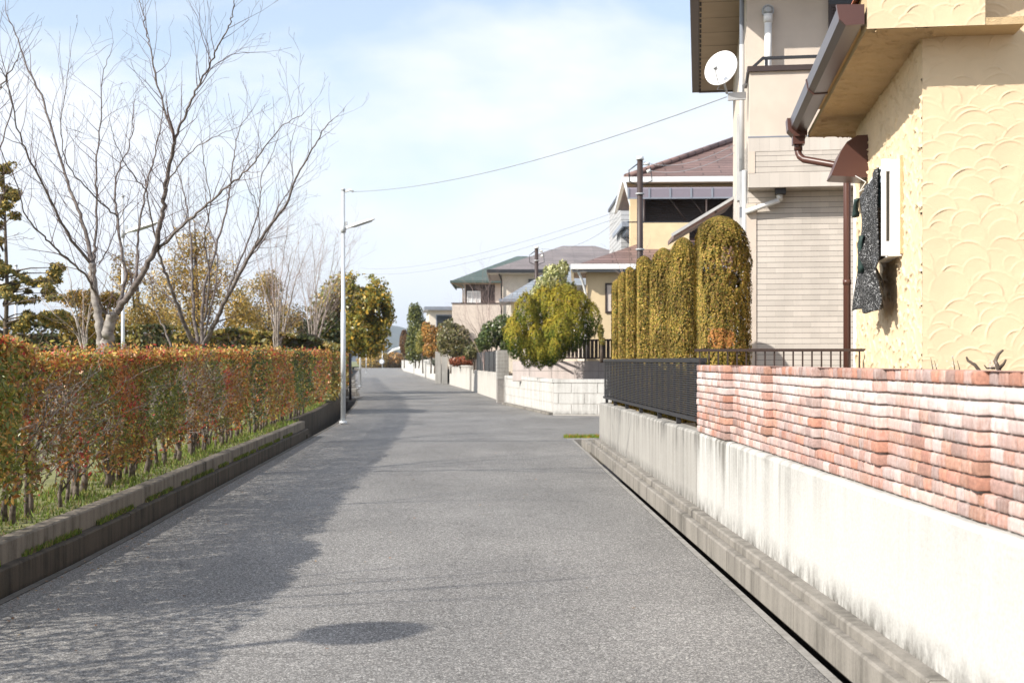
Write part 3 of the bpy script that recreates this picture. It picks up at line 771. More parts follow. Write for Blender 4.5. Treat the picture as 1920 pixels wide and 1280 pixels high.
def vnoise(Pn,scale,seed=0):
    return np.array([mnoise.noise(Vector((p[0]*scale+seed,p[1]*scale,p[2]*scale))) for p in Pn])
shrub_stumps()

# ------------------------------------------------------------------ bare trees
def catmull(pts,rad,k=5):
    P_=[Vector(p) for p in pts]; o=[];r=[]
    for i in range(len(P_)-1):
        p0=P_[max(i-1,0)];p1=P_[i];p2=P_[i+1];p3=P_[min(i+2,len(P_)-1)]
        for j in range(k):
            t=j/k; o.append(.5*((2*p1)+(p2-p0)*t+(2*p0-5*p1+4*p2-p3)*t*t+(3*p1-p0-3*p2+p3)*t**3)); r.append(rad[i]*(1-t)+rad[i+1]*t)
    o.append(P_[-1]); r.append(rad[-1]); return o,r
def twig(mb,p,d,L,r,lev,up=.12,seg=None,kids=1.0,spread=.7):
    n=seg or max(3,int(L/.14)); pts=[p.copy()]; rad=[r]; cur=p.copy(); d=d.normalized(); st=L/n
    for i in range(n):
        d=(d+Vector((random.gauss(0,.13),random.gauss(0,.13),random.gauss(0,.10)+up*.35))).normalized()
        cur=cur+d*st; pts.append(cur.copy()); rad.append(max(r*(1-.85*(i+1)/n),.0016))
        if lev>0 and i>0 and random.random()<(.62 if lev>1 else .5)*kids:
            a=random.uniform(0,2*math.pi); o=d.orthogonal().normalized(); w=d.cross(o)
            dd=(d*.9+(o*math.cos(a)+w*math.sin(a))*spread+Vector((0,0,.22))).normalized()
            twig(mb,cur,dd,L*random.uniform(.28,.55)*(1-.45*i/n),rad[-1]*.62,lev-1,up,None,kids,spread)
    mb.tube(pts,rad,4 if r<.012 else 6,cap=False)
def bare_tree(name,label,base,limbs,scale,group,mat1,mat2,density=1.55,tw=(.45,1.1),lev=2):
    t=thing(name,label,'tree',tuple(base),group)
    mt=MB(); ml=MB(); ms=MB()
    for k,(pts,r0,r1,trunk) in enumerate(limbs):
        P3=[P(x,y,Y) for (x,y,Y) in pts]
        n=len(P3); k_=.56 if trunk else .47; rad=[k_*(r0+(r1-r0)*(i/(n-1))**.7) for i in range(n)]
        o,r=catmull(P3,rad,6)
        for i in range(1,len(o)-1): o[i]=o[i]+Vector((random.gauss(0,.008),random.gauss(0,.008),random.gauss(0,.006)))*(1+r[i]*8)
        (mt if trunk else ml).tube(o,r,10 if trunk else 8)
        acc=0
        for i in range(1,len(o)):
            acc+=(o[i]-o[i-1]).length
            f=i/len(o)
            if (not trunk or f>.6) and acc>.17/density and o[i].z>2.0:
                acc=random.uniform(-.05,.05)
                dd=(o[i]-o[i-1]).normalized(); a=random.uniform(0,2*math.pi); q=dd.orthogonal().normalized(); w=dd.cross(q)
                L=random.uniform(*tw)*(1.15-.5*f)*scale
                twig(ms,o[i],(dd*.75+(q*math.cos(a)+w*math.sin(a))*.75+Vector((0,0,.3))),L,min(r[i]*.5,.0056),lev)
        if not trunk: twig(ms,o[-1],(o[-1]-o[-2]),.5*scale,r[-1],lev)
    mt.build('trunk',mat1,t); ml.build('limbs',M['bark_limb'] if mat1 is M['bark_light'] else mat1,t); ms.build('twigs',mat2,t)
    return t
def C1(pts,Y0,Y1):
    """traced points from the enlarged crop (factor 1.829), depth running from Y0 to Y1"""
    n=len(pts); return [(x/1.829,y/1.829,Y0+(Y1-Y0)*i/(n-1)) for i,(x,y) in enumerate(pts)]
Y1_=17.0
T1=[(C1([(362,1290),(365,1200),(372,1130),(392,1078)],Y1_,Y1_),.17,.125,True),
    (C1([(350,1240),(345,1150),(332,1050),(318,960),(316,905)],Y1_+.1,Y1_+.3),.12,.085,True),
    (C1([(392,1078),(440,1015),(490,940),(528,860),(550,760),(565,650),(585,545),(598,485)],Y1_,Y1_-.9),.105,.045,False),
    (C1([(598,485),(572,400),(540,290),(520,180),(500,100),(488,30),(470,-10)],Y1_-.9,Y1_-.5),.036,.008,False),
    (C1([(598,485),(635,390),(680,300),(720,220),(748,160),(785,90),(800,40),(802,-20)],Y1_-.9,Y1_-1.7),.04,.010,False),
    (C1([(528,868),(620,780),(700,710),(780,640),(850,585),(900,520),(960,440),(1040,390)],Y1_-.3,Y1_-2.4),.05,.007,False),
    (C1([(400,1068),(428,960),(415,850),(400,720),(395,640),(415,560),(445,500),(458,390)],Y1_,Y1_+1.3),.06,.012,False),
    (C1([(455,1000),(470,940),(475,800),(500,650),(528,545),(552,430),(560,330)],Y1_-.1,Y1_+1.0),.05,.011,False),
    (C1([(316,905),(290,790),(250,680),(218,580),(150,350),(90,220),(55,120),(20,40)],Y1_+.3,Y1_+1.3),.07,.012,False),
    (C1([(318,905),(325,840),(330,700),(330,560),(345,400),(350,280),(380,180)],Y1_+.3,Y1_+.8),.055,.008,False),
    (C1([(312,905),(230,800),(160,660),(100,540),(60,440),(25,290),(-10,210)],Y1_+.3,Y1_-1.4),.05,.010,False),
    (C1([(340,905),(380,830),(405,760),(440,690),(450,640)],Y1_+.3,Y1_+1.6),.022,.007,False),
    (C1([(372,1100),(330,1010),(290,940),(200,860),(150,810),(90,740),(60,640),(0,510)],Y1_,Y1_-1.8),.045,.012,False),
    (C1([(400,740),(330,680),(250,590),(210,500),(215,370),(240,200)],Y1_+.5,Y1_-.6),.028,.007,False),
    (C1([(500,650),(440,580),(400,500),(380,430)],Y1_+.4,Y1_-.5),.022,.006,False),
    (C1([(565,650),(620,560),(680,500),(760,460),(830,430)],Y1_-.7,Y1_-2.0),.022,.006,False),
    (C1([(680,300),(730,230),(790,190),(870,180)],Y1_-1.3,Y1_-.6),.018,.005,False)]
tree1=bare_tree('bare_tree','large leafless tree with wide forked grey limbs behind the hedge, nearest the camera',P(200,690,17)*1.0,T1,1.0,'leafless trees behind the hedge',M['bark_light'],M['bark_twig'])
Y2_=24.0
T2=[(C1([(690,1260),(690,1195)],Y2_,Y2_),.2,.17,True),
    (C1([(690,1195),(650,1150),(610,1050),(575,960),(545,870),(520,760),(500,640)],Y2_,Y2_-1.5),.12,.02,False),
    (C1([(692,1195),(740,1100),(790,1000),(850,890),(920,780),(980,700),(1020,600),(1080,500),(1120,430),(1160,395)],Y2_,Y2_-2.6),.11,.009,False),
    (C1([(680,1190),(662,1050),(660,950),(655,830),(640,700),(600,560),(560,480)],Y2_,Y2_+1.5),.08,.01,False),
    (C1([(690,1190),(700,1000),(740,850),(780,700),(800,560),(820,450),(870,370)],Y2_,Y2_+1.2),.08,.009,False),
    (C1([(770,1040),(800,950),(850,830),(890,700),(900,600),(940,520),(960,430)],Y2_-.4,Y2_+.5),.05,.008,False),
    (C1([(800,985),(840,900),(900,830),(950,720),(1000,630),(995,520),(1010,450)],Y2_-.6,Y2_-1.4),.04,.008,False),
    (C1([(700,1100),(720,950),(700,820),(720,700),(700,560),(690,470)],Y2_,Y2_-.8),.05,.009,False),
    (C1([(600,1040),(560,1000),(500,930),(470,880)],Y2_-.3,Y2_+.8),.035,.01,False),
    (C1([(660,950),(610,830),(590,700),(620,600)],Y2_+.5,Y2_+1.5),.03,.008,False),
    (C1([(690,1190),(735,1000),(745,880),(720,780),(700,640)],Y2_+.2,Y2_+2),.05,.01,False),
    (C1([(590,1195),(560,1120),(530,1050),(520,960)],Y2_+2,Y2_+2.5),.05,.015,False),
    (C1([(850,890),(890,800),(880,700),(850,640),(830,560)],Y2_-1,Y2_-2),.03,.008,False)]
tree2=bare_tree('bare_tree','leafless tree fanning from a low fork behind the middle of the hedge',P(377,690,24),T2,1.15,'leafless trees behind the hedge',M['bark_light'],M['bark_twig'],1.45)
def fan(bx,by,Y,tops,r=.06):
    L=[]
    for k,(tx,ty) in enumerate(tops):
        mx_=bx+(tx-bx)*.25+random.uniform(-6,6); my=by+(ty-by)*.35
        m2x=bx+(tx-bx)*.62+random.uniform(-5,5); m2y=by+(ty-by)*.68
        L.append(([(bx+random.uniform(-5,5),by+20,Y),(mx_,my,Y+random.uniform(-.6,.6)),(m2x,m2y,Y+random.uniform(-1.5,1.5)),(tx,ty,Y+random.uniform(-2,2))],r*random.uniform(.6,1),.01,False))
    return L
T3=fan(520,652,38,[(478,470),(505,440),(520,430),(540,425),(565,430),(548,470),(495,500),(580,460)],.09)
bare_tree('bare_tree','pale grey leafless tree of many thin stems, left of the lamp post pair',P(520,690,38),T3,1.5,'leafless trees behind the hedge',M['bark_grey'],M['bark_pink'],.55,(.6,1.4),2)
T4=fan(588,652,44,[(560,500),(585,450),(612,435),(630,450),(600,470),(650,455),(575,520),(655,490),(665,440)],.09)
bare_tree('bare_tree','leafless tree of thin pale stems just left of the lamp post',P(588,690,44),T4,1.6,'leafless trees behind the hedge',M['bark_grey'],M['bark_pink'],.55,(.6,1.4),2)
T5=fan(160,655,27,[(95,520),(120,470),(150,500),(180,480),(200,520),(75,560)],.055)
bare_tree('bare_tree','thin low leafless tree seen behind the nearest big tree',P(160,690,27),T5,.9,'leafless trees behind the hedge',M['bark_grey'],M['bark_pink'],.6,(.4,1.0),2)
# branches reaching in from a tree beyond the left edge of the photo
T0=[([(-170,700,12.5),(-150,560,12.5),(-110,430,12.3)],.13,.10,True),
    ([(-110,430,12.3),(-60,300,12.2),(-20,200,12),(10,150,11.8),(40,95,11.6)],.05,.006,False),
    ([(-110,430,12.3),(-70,380,12.4),(-20,320,12.8),(20,200,13),(0,90,13)],.04,.006,False),
    ([(-150,560,12.5),(-60,480,12.0),(-10,430,11.8),(8,330,11.6)],.035,.005,False)]
bare_tree('bare_tree','leafless tree beyond the left edge with twigs reaching into view',P(-170,720,12.5),T0,.8,'leafless trees behind the hedge',M['bark_light'],M['bark_twig'],.9)
TA=[([(x_,y_,6.0) for x_,y_ in a],r0,r1,tr) for a,r0,r1,tr in (([(-2000,800),(-1990,500),(-1960,300)],.15,.12,True),([(-1960,300),(-1700,-100),(-1400,-500),(-1200,-900)],.07,.01,False),([(-1960,300),(-2100,-200),(-2200,-700),(-2150,-1100)],.07,.01,False),([(-1960,300),(-1900,-200),(-1750,-700),(-1700,-1100)],.06,.01,False),([(-1980,420),(-1600,150),(-1250,-50),(-950,-300)],.05,.01,False))]
bare_tree('bare_tree','leafless tree beside the added dome park lamp left of the frame',Vector((-7.4,6,.31)),TA,.9,'leafless trees behind the hedge',M['bark_light'],M['bark_twig'],1.0)
# trees behind the camera on the park side whose shadows fall across the near road
# ------------------------------------------------------------------ crowns
def blob_pts(blobs,n,shell=.35,seed=0,rough=.25,ns=1.2):
    """points around the surfaces of ellipsoids (cx,cy,cz,rx,ry,rz); returns pts, outward normals"""
    vol=np.array([b[3]*b[5]+b[4]*b[5] for b in blobs]); cnt=(n*vol/vol.sum()).astype(int)+1
    A=[];Nn=[]
    for b,c in zip(blobs,cnt):
        d=RNG.normal(size=(c,3)); d/=np.linalg.norm(d,axis=1,keepdims=True)
        r=1-shell*RNG.random(c)**1.6
        w=vnoise(d*2.2+np.array(b[:3]),ns,seed)*rough
        p=np.array(b[:3])+d*np.array(b[3:6])*(r+w)[:,None]; A.append(p); Nn.append(d)
    return np.concatenate(A),np.concatenate(Nn)
def carve(Pn,Nn,col,size,scale,thr,seed):
    k=vnoise(Pn,scale,seed)>thr
    return Pn[k],Nn[k],col[k],size[k]
def crown(name,parent,blobs,n,size,pal,w,mat='leaf',shell=.35,rough=.25,gap=None,seed=1,tone_scale=1.4,aspect=.55,ns=1.2,hang=0,nrand=1.0):
    Pn,Nn=blob_pts(blobs,n,shell,seed,rough,ns); m=len(Pn)
    col=pick(pal,w,m); tn=vnoise(Pn,tone_scale,seed+9)
    col*= (1+.35*tn)[:,None]; sz=np.full(m,size)
    if gap: Pn,Nn,col,sz=carve(Pn,Nn,col,sz,gap[0],gap[1],seed+20)
    return leaf_cloud(name,Pn,sz,col,M[mat],parent,normal=Nn,nrand=nrand,aspect=aspect,hang=hang)
# ---- red leaved hedge along the road
def hedge():
    tg=thing('leafy_hedge','long clipped hedge of red, orange and green leaves on woody stems along the kerb','hedge',(LX(16)-.6,16,.31))
    y0,y1=1.5,120.0
    cl=lambda y:LX(y)-float(np.interp(y,[27,30,60,70],[.72,.80,.80,.95]))
    ztop=lambda y: float(np.interp(y,[7,9,9.9,10.4,12,16,24,36,60,120],[1.78,1.78,1.76,1.63,1.65,1.71,1.77,1.85,1.9,2.1]))
    def zone(y):      # 0..1: how bare the hedge is
        return float(np.interp(y,[7,9.6,10.1,12.2,12.9,15.3,16.2,18.2,19.2,24,26,30,31,40],[.0,.05,.62,.55,.1,.08,.62,.65,.1,.05,.2,.0,.15,.0]))
    Ps=[];Ns=[];Cs=[];Ss=[]
    bands=[(1.5,7.4,6500,.075),(7.4,10.2,22000,.060),(10.2,14,30000,.050),(14,20,32000,.054),(20,30,29000,.064),(30,45,14000,.09),(45,75,9000,.14),(75,120,5000,.22)]
    G=np.array([.13,.15,.03]);DG=np.array([.05,.085,.022]);O=np.array([.46,.18,.04]);Rd=np.array([.42,.06,.04]);Yl=np.array([.68,.40,.10]);Br=np.array([.24,.12,.035])
    for (a,b,n,s) in bands:
        y=RNG.uniform(a,b,n); f=RNG.random(n)
        z=np.empty(n);x=np.empty(n);nn=np.zeros((n,3)); side=RNG.random(n)
        cy=np.array([cl(v) for v in y]); zt=np.array([ztop(v) for v in y]); hw=.36
        lump=vnoise(np.stack([y*0,y,y*0],1),1.1,4)*.09+vnoise(np.stack([y*0,y,y*0],1),3.1,8)*.06
        front=side<.58; top=(side>=.58)&(side<.86); back=side>=.86
        zb=.50
        zf=zb+(zt-zb)*(RNG.random(n)**.85)
        rag=vnoise(np.stack([y*2.2,zf*2.2,y*0],1),1.0,2)
        bulge=.06*np.sin((zf-zb)/(zt-zb)*math.pi)
        depth=RNG.exponential(.06,n)
        x=np.where(front,cy+hw+bulge+lump+rag*.13-depth,np.where(back,cy-hw,cy+RNG.uniform(-hw,hw,n)))
        z=np.where(top,zt+lump*.6+rag*.03-RNG.exponential(.035,n)+ (RNG.random(n)<.13)*RNG.random(n)**2*.12,zf+lump*.2)
        nn[front,0]=1;nn[top,2]=1;nn[back,0]=-1; nn[:,1]-=.25
        zz=np.array([zone(v) for v in y])
        keep=RNG.random(n)>np.where(top,zz*.35,zz*.86)*(1-.25*rag)
        hl=vnoise(np.stack([y*2.6,z*2.9,y*0],1),1.0,71); keep&=(hl>-.30)|(RNG.random(n)<.25)|top
        keep&=~((z<.68)&(RNG.random(n)<.35+.5*zz))
        gn=vnoise(np.stack([y*.8,z*1.3,y*0],1),1.0,31)+.25*RNG.normal(size=n); rn=vnoise(np.stack([y*1.1,z*1.1,y*0],1),1.0,55)+.3*RNG.normal(size=n)
        h=(z-zb)/(zt-zb)
        c=np.where((gn>.12)[:,None],G,Br)
        c=np.where(((gn<.05)&(rn>.12))[:,None],O,c)
        c=np.where((rn>.55)[:,None],Rd,c)
        c=np.where(((h>.9)&(RNG.random(n)<.62))[:,None],np.where((RNG.random(n)<.42)[:,None],Yl,np.where((RNG.random(n)<.5)[:,None],O,Rd)),c)
        c=np.where(((y<9.9)&(h<.93))[:,None],np.where((RNG.random(n)<.62)[:,None],G*1.35,np.where((RNG.random(n)<.5)[:,None],Yl*.8,O*.8)),c)
        dz=((y>27)&(y<31))|((y>21)&(y<22.5))
        c=np.where((dz&(RNG.random(n)<.6))[:,None],DG,c)
        yg=RNG.random(n)<.16; c=np.where(yg[:,None],np.array([.34,.30,.05]),c)
        c=c*(1+RNG.normal(size=(n,1))*.22)
        Pn=np.stack([x,y,z],1)[keep]; Ps.append(Pn);Ns.append(nn[keep]);Cs.append(np.clip(c[keep],.01,.8));Ss.append(np.full(keep.sum(),s))
    leaf_cloud('foliage',np.concatenate(Ps),np.concatenate(Ss),np.concatenate(Cs),M['leaf'],tg,normal=np.concatenate(Ns),nrand=1.3,aspect=.42)
    # twigs inside, denser in the bare stretches
    m=MB(); y=5.5
    while y<48:
        zn=zone(y); k=int((3+26*zn)*(1 if y<20 else .7 if y<30 else .35))
        for _ in range(k):
            x=cl(y)+random.uniform(-.1,.34); z=random.uniform(.55,1.35)
            d=Vector((random.gauss(.25,.5),random.gauss(0,.6),random.uniform(.2,1)))
            twig(m,Vector((x,y+random.uniform(-.1,.1),z)),d,random.uniform(.2,.5),.0055,1,.1,4,1.0,.8)
        y+=.12 if y<22 else .25
    m.build('bare_twigs',M['bark_grey'],tg)
    y=6.2; k=0
    while y<34 and k<98:
        m=MB(); x=cl(y)+random.uniform(-.02,.22); r=random.uniform(.016,.034)
        lean=random.gauss(0,.06)
        pts=[Vector((x,y,.25)),Vector((x+random.gauss(0,.012),y+lean*.4,.42)),Vector((x+random.gauss(0,.025),y+lean,.66)),Vector((x+random.gauss(0,.05),y+lean*1.6,.95)),Vector((x+random.gauss(0,.08),y+lean*2,1.3))]
        m.tube(pts,[r*1.25,r,r*.9,r*.7,r*.3],7)
        for _ in range(2 if y<20 else 0):
            b=pts[random.choice([1,2])]; m.tube([b,b+Vector((random.gauss(.05,.08),random.gauss(0,.1),.2)),b+Vector((random.gauss(.08,.12),random.gauss(0,.18),.45))],[r*.55,r*.4,r*.15],5)
        m.build('stem',M['bark_stem'],tg); k+=1
        y+=random.uniform(.16,.34)
hedge()
# grass on the verge and on the kerb steps
def grass():
    n=26000; y=7+33*RNG.random(n)**1.5; off=RNG.uniform(.27,1.1,n); edge=RNG.random(n)<.1
    lx=np.array([LX(v)-(.0 if v<27 else .35) for v in y]); tuft=vnoise(np.stack([y*1.3,off*2,y*0],1),1,3)
    keep=(RNG.random(n)<.55+.6*tuft); 
    x=lx-off; z=np.full(n,.31)
    h=RNG.uniform(.015,.055,n)*(1+.9*tuft)*(1+.03*(y-8))
    # weeds in the joint between the kerb steps, in clumps
    n2=9000; y2=8+17*RNG.random(n2); cl=vnoise(np.stack([y2*1.7,y2*0,y2*0],1),1,12)>-.08; 
    x2=np.array([LX(v)-.135 for v in y2])+RNG.normal(size=n2)*.01; 
    y=np.concatenate([y[keep],y2[cl]]); x=np.concatenate([x[keep],x2[cl]]); z=np.concatenate([z[keep],np.full(cl.sum(),.172)]); h=np.concatenate([h[keep],RNG.uniform(.02,.06,cl.sum())])
    m_=len(y); w=.004+.0003*y
    a=RNG.uniform(0,2*math.pi,m_); bx=np.cos(a)*w; by=np.sin(a)*w; lx_=RNG.normal(size=m_)*.35*h; ly=RNG.normal(size=m_)*.35*h
    V=np.stack([np.stack([x-bx,y-by,z],1),np.stack([x+bx,y+by,z],1),np.stack([x+lx_,y+ly,z+h],1)],1).reshape(-1,3)
    col=pick([(.14,.21,.035),(.22,.28,.05),(.30,.27,.09),(.09,.13,.03),(.24,.17,.09)],[3,3,2,2,1],m_)
    o=nmesh('grass',V,np.arange(m_*3).reshape(-1,3),M['grassm'],None,col=np.repeat(col,3,axis=0)); tag(o,'short green grass on the verge under the red hedge','grass',kind='stuff')
grass()
def weeds(name,label,x0,x1,y0,y1,z,n,h0,pal,w):
    x=RNG.uniform(x0,x1,n);y=RNG.uniform(y0,y1,n);h=RNG.uniform(.4,1,n)*h0
    wd=.01; a=RNG.uniform(0,6.28,n)
    V=np.stack([np.stack([x-np.cos(a)*wd,y-np.sin(a)*wd,x*0+z],1),np.stack([x+np.cos(a)*wd,y+np.sin(a)*wd,x*0+z],1),np.stack([x+RNG.normal(size=n)*h*.4,y+RNG.normal(size=n)*h*.4,z+h],1)],1).reshape(-1,3)
    o=nmesh(name,V,np.arange(n*3).reshape(-1,3),M['grassm'],None,col=np.repeat(pick(pal,w,n),3,axis=0)); tag(o,label,'weeds',kind='stuff')
weeds('weeds','patch of green and orange weeds by the drain end at the side road',1.08,1.85,26.4,27.0,0,500,.09,[(.16,.25,.03),(.45,.2,.03)],[3,1])

def litter():
    n=900; y=5+45*RNG.random(n)**1.6; near=RNG.random(n)<.8
    x=np.where(near,np.array([LX(v) for v in y])+.06+RNG.exponential(.16,n),RNG.uniform(-3.5,1.2,n)); k=x<np.array([1.3-.02*v for v in y]); 
    Pn=np.stack([x,y,np.full(n,.012)],1)[k]; c=pick([(.30,.13,.04),(.20,.11,.05),(.42,.24,.06),(.12,.08,.04)],[3,3,1,2],len(Pn))
    o=leaf_cloud('fallen_leaves',Pn,.028,c,M['leaf'],None,normal=np.tile([0,0,1.0],(len(Pn),1)),nrand=.25,aspect=.6); tag(o,'small fallen brown leaves scattered along the left road edge','leaves',kind='stuff')
litter()
# ---- clipped columnar conifers behind the fence
def columnar(k,x,Y,w,ztop,label,n,size,patch=False):
    X=(x-960)/F_*Y; z0=.88
    t=thing('columnar_conifer',label,'conifer',(X,Y,z0),'clipped columnar conifers behind the black fence')
    H=ztop-z0; u=RNG.random(n); ang=RNG.uniform(0,2*math.pi,n)
    # profile: nearly straight column with a rounded top
    zz=u**.92; r=np.where(zz>.8,np.sqrt(np.clip(1-((zz-.8)/.2)**2.2,0,1)),1)*(.86+.14*np.minimum(zz/.35,1))
    top=RNG.random(n)<.12; zz=np.where(top,.8+.2*np.sqrt(RNG.random(n)),zz); r=np.where(top,np.sqrt(np.clip(1-((zz-.8)/.2)**2.2,0,1))*RNG.random(n)**.3,r)
    D=np.stack([np.cos(ang),np.sin(ang),zz*H*1.2],1)
    nb=vnoise(D*np.array([1.5,1.5,1.3]),1.6,k*7)*.08+vnoise(D*np.array([3,3,3]),1.9,k*11)*.08-.13*np.clip(1-np.abs(vnoise(D*np.array([2.6,2.6,1.6]),1.8,k*17))/.12,0,1)+vnoise(D*np.array([7,7,7]),1.6,k*13)*.07
    rad=w/2*r*(1+nb)*(1-.13*RNG.random(n)**2)
    if patch:
        hole=((zz-.70)/.05)**2+((ang-5.05)/.28)**2+vnoise(D*3,2.2,5)*.9<.8; rad=np.where(hole,rad*.74,rad)
    Pn=np.stack([X+np.cos(ang)*rad,Y+np.sin(ang)*rad,z0+zz*H*(1+.02*nb)],1)
    Pn[:,0]=np.maximum(Pn[:,0],1.95-.02*Pn[:,1]+.14+.02*RNG.random(n))
    Nn=np.stack([np.cos(ang),np.sin(ang),np.where(zz>.85,1.2,.25)],1)
    col=pick([(.20,.15,.03),(.30,.21,.043),(.10,.10,.022),(.40,.27,.08),(.23,.125,.045)],[4,4,3,1.5,1.5],n,.2)
    col*=(1+.6*vnoise(Pn,4.0,k+3))[:,None]
    if patch:
        br=((((zz-.43)/.055)**2+((ang-4.62)/.42)**2)+vnoise(Pn,6,3)*.9<.8)&(RNG.random(n)<.75); b2=((((zz-.80)/.06)**2+((ang-4.75)/.4)**2)+vnoise(Pn,6,9)*.9<.7)&(RNG.random(n)<.5); col=np.where(b2[:,None],np.array([.26,.17,.13]),col)
        col=np.where(br[:,None],np.array([.42,.19,.06]),col)
    leaf_cloud('foliage',Pn,size,col,M['needle'],t,normal=Nn,nrand=.42,aspect=.6)
    m=MB(); m.tube([(X,Y,.8),(X,Y,1.6),(X+.02,Y,ztop-.5)],[.05,.04,.015],7); m.build('trunk',M['bark_dark'],t)
    if patch:
        m=MB()
        for _ in range(26):
            a=random.uniform(-2.2,-.9); z=random.uniform(z0+.3,ztop-.3); rr_=w/2*.8
            twig(m,Vector((X+math.cos(a)*rr_*.7,Y+math.sin(a)*rr_*.7,z)),Vector((math.cos(a),math.sin(a),.6)),.14,.003,1,.1,4)
        m.build('dead_twigs',M['bark_pink'],t)
cc=[(1350,12.7,.60,3.03,'nearest and widest columnar conifer, with orange dead patch, beside beige siding'),
    (1281,15.0,.385,3.04,'second columnar conifer from the siding, just left of the widest'),
    (1244,16.4,.385,3.04,'third columnar conifer of the row counting from the siding'),
    (1207,17.8,.39,3.05,'fourth columnar conifer, in front of the dark service pole'),
    (1181,19.2,.30,3.00,'fifth columnar conifer of the row counting from the siding'),
    (1168,20.3,.28,3.00,'sixth columnar conifer, next to the farthest one of the row'),
    (1158,21.3,.30,2.95,'farthest columnar conifer at the end of the row by the corner')]
for k,(x,Y,w,zt,lb) in enumerate(cc): columnar(k+1,x,Y,w,zt,lb,[85000,40000,34000,28000,20000,18000,18000][k],[.022,.025,.027,.029,.032,.033,.033][k],k==0)

# ------------------------------------------------------------------ beige house
BH=frame(3.2,17.3,.1458)
tb=thing('beige_house','two storey beige house with ribbed siding, balcony and satellite dish side','house',(5.5,20,.88))
ZE=7.05
m=MB(); m.box(0,7,0,8,.8,3.9,BH); w_=m.build('siding_wall',M['siding'],tb)
m=MB(); m.box(-.012,.0,0.0,8,.8,4.62,BH); m.build('side_siding',M['siding_s'],tb)
m=MB(); m.box(-.03,.10,-.012,.04,.8,3.72,BH); m.build('corner_trim',M['beige'],tb)
m=MB(); m.box(0.04,7,.75,8,3.9,ZE+.1,BH); m.box(-.0,.04,.75,8,4.62,ZE+.1,BH); m.build('upper_wall',M['beige'],tb)
# balcony
m=MB(); m.box(0,7,-.3,-.2,4.56,5.43,BH); m.box(0,.1,-.2,.75,4.56,5.43,BH); m.build('balcony_wall',M['beige'],tb)
m=MB(); m.box(-.012,7,-.312,.75,3.895,4.55,BH); bb=m.build('balcony_belt',M['siding'],tb)
m=MB(); m.box(-.016,7,-.317,-.30,4.37,4.552,BH); m.box(-.016,7,-.317,-.30,3.895,4.08,BH); m.build('tile_band',M['belt'],bb)
m=MB(); m.box(-.02,.07,-.320,-.29,4.085,4.37,BH); m.box(-.02,.0,-.30,-.22,3.895,4.552,BH); m.build('corner_trim',M['beige'],bb)
m=MB(); m.box(-.02,7,-.32,-.18,4.553,4.572,BH); m.build('flashing',M['bluegrey'],tb)
m=MB(); m.box(-.03,7,-.34,-.16,5.43,5.50,BH); m.box(-.03,.13,-.16,.74,5.43,5.50,BH); rl_=m.build('balcony_cap',M['dark_brown'],tb)
m=MB(); m.box(.18,7,-.28,-.23,5.60,5.635,BH);
for u in (.2,1.15,2.1,3.0): m.box(u,u+.04,-.275,-.235,5.50,5.60,BH)
m.rings([[BH(.02,v,5.50),BH(.07,v,5.50),BH(.22,v,5.635),BH(.17,v,5.635)] for v in (-.28,-.23)])
m.build('handrail',M['black_metal'],tb)
# roof with deep eaves (hip): soffit slab, fascia-gutter, slopes
m=MB(); m.box(-.66,7.7,.12,8.6,ZE,ZE+.03,BH); m.build('soffit',M['soffit'],tb)
m=MB(); m.box(-.80,-.665,-.15,8.65,ZE-.02,ZE+.16,BH); m.box(-.665,7.8,-.15,-.05,ZE-.02,ZE+.16,BH); m.box(-.665,7.8,8.6,8.7,ZE-.02,ZE+.16,BH); m.build('eave_gutter',M['dark_brown'],tb)
m=MB()
for k in range(26): m.box(-.655,-.625,.1+k*.33,.33+k*.33,ZE-.004,ZE+.002,BH)
m.build('soffit_vents',M['dark_room'],tb)
m=MB()
for k in range(9): m.box(-.62,.0,.3+k*.91,.306+k*.91,ZE-.003,ZE+.001,BH)
m.build('soffit_joints',M['dark_brown'],tb)
def hip(mb,F,u0,u1,v0,v1,ze,h,ridge_along='u',ins=None,t=.0):
    w=u1-u0;d=v1-v0; cu=(u0+u1)/2; cv=(v0+v1)/2
    if ridge_along=='u':
        i=d/2 if ins is None else ins; a=(u0+i,cv);b=(u1-i,cv)
    else:
        i=w/2 if ins is None else ins; a=(cu,v0+i);b=(cu,v1-i)
    A=(a[0],a[1],ze+h);B=(b[0],b[1],ze+h)
    c=[(u0,v0,ze),(u1,v0,ze),(u1,v1,ze),(u0,v1,ze)]
    def face(pts,ax,run):
        ids=[]
        for p in pts:
            pw=F(*p)
            if ax=='u': L=(p[0],(abs(p[1]-run)**2+(p[2]-ze)**2)**.5,0)
            else: L=(p[1],(abs(p[0]-run)**2+(p[2]-ze)**2)**.5,0)
            ids.append(mb.vert(pw,L))
        mb.f.append(ids); mb.sm.append(False)
    if ridge_along=='u':
        face([c[0],c[1],B,A],'u',v0); face([c[2],c[3],A,B],'u',v1); face([c[1],c[2],B],'v',u1); face([c[3],c[0],A],'v',u0)
    else:
        face([c[1],c[2],B,A],'v',u1); face([c[3],c[0],A,B],'v',u0); face([c[0],c[1],A],'u',v0); face([c[2],c[3],B],'u',v1)
    mb.f.append([mb.vert(F(*p),p) for p in c[::-1]]); mb.sm.append(False)
m=MB(); hip(m,BH,-.80,7.8,-.15,8.7,ZE+.165,2.0); m.build('roof',M['tile_dark'],tb)
# shutter box, shutters
m=MB(); m.box(1.12,3.2,.66,.75,6.55,6.95,BH); m.build('shutter_box',M['black_metal'],tb)
m=MB(); m.box(1.12,3.2,.66,.75,5.0,6.55,BH)
for k in range(40): m.box(1.17,3.15,.640,.66,5.02+k*.038,5.043+k*.038,BH)
m.build('shutter',M['dark_brown'],tb)
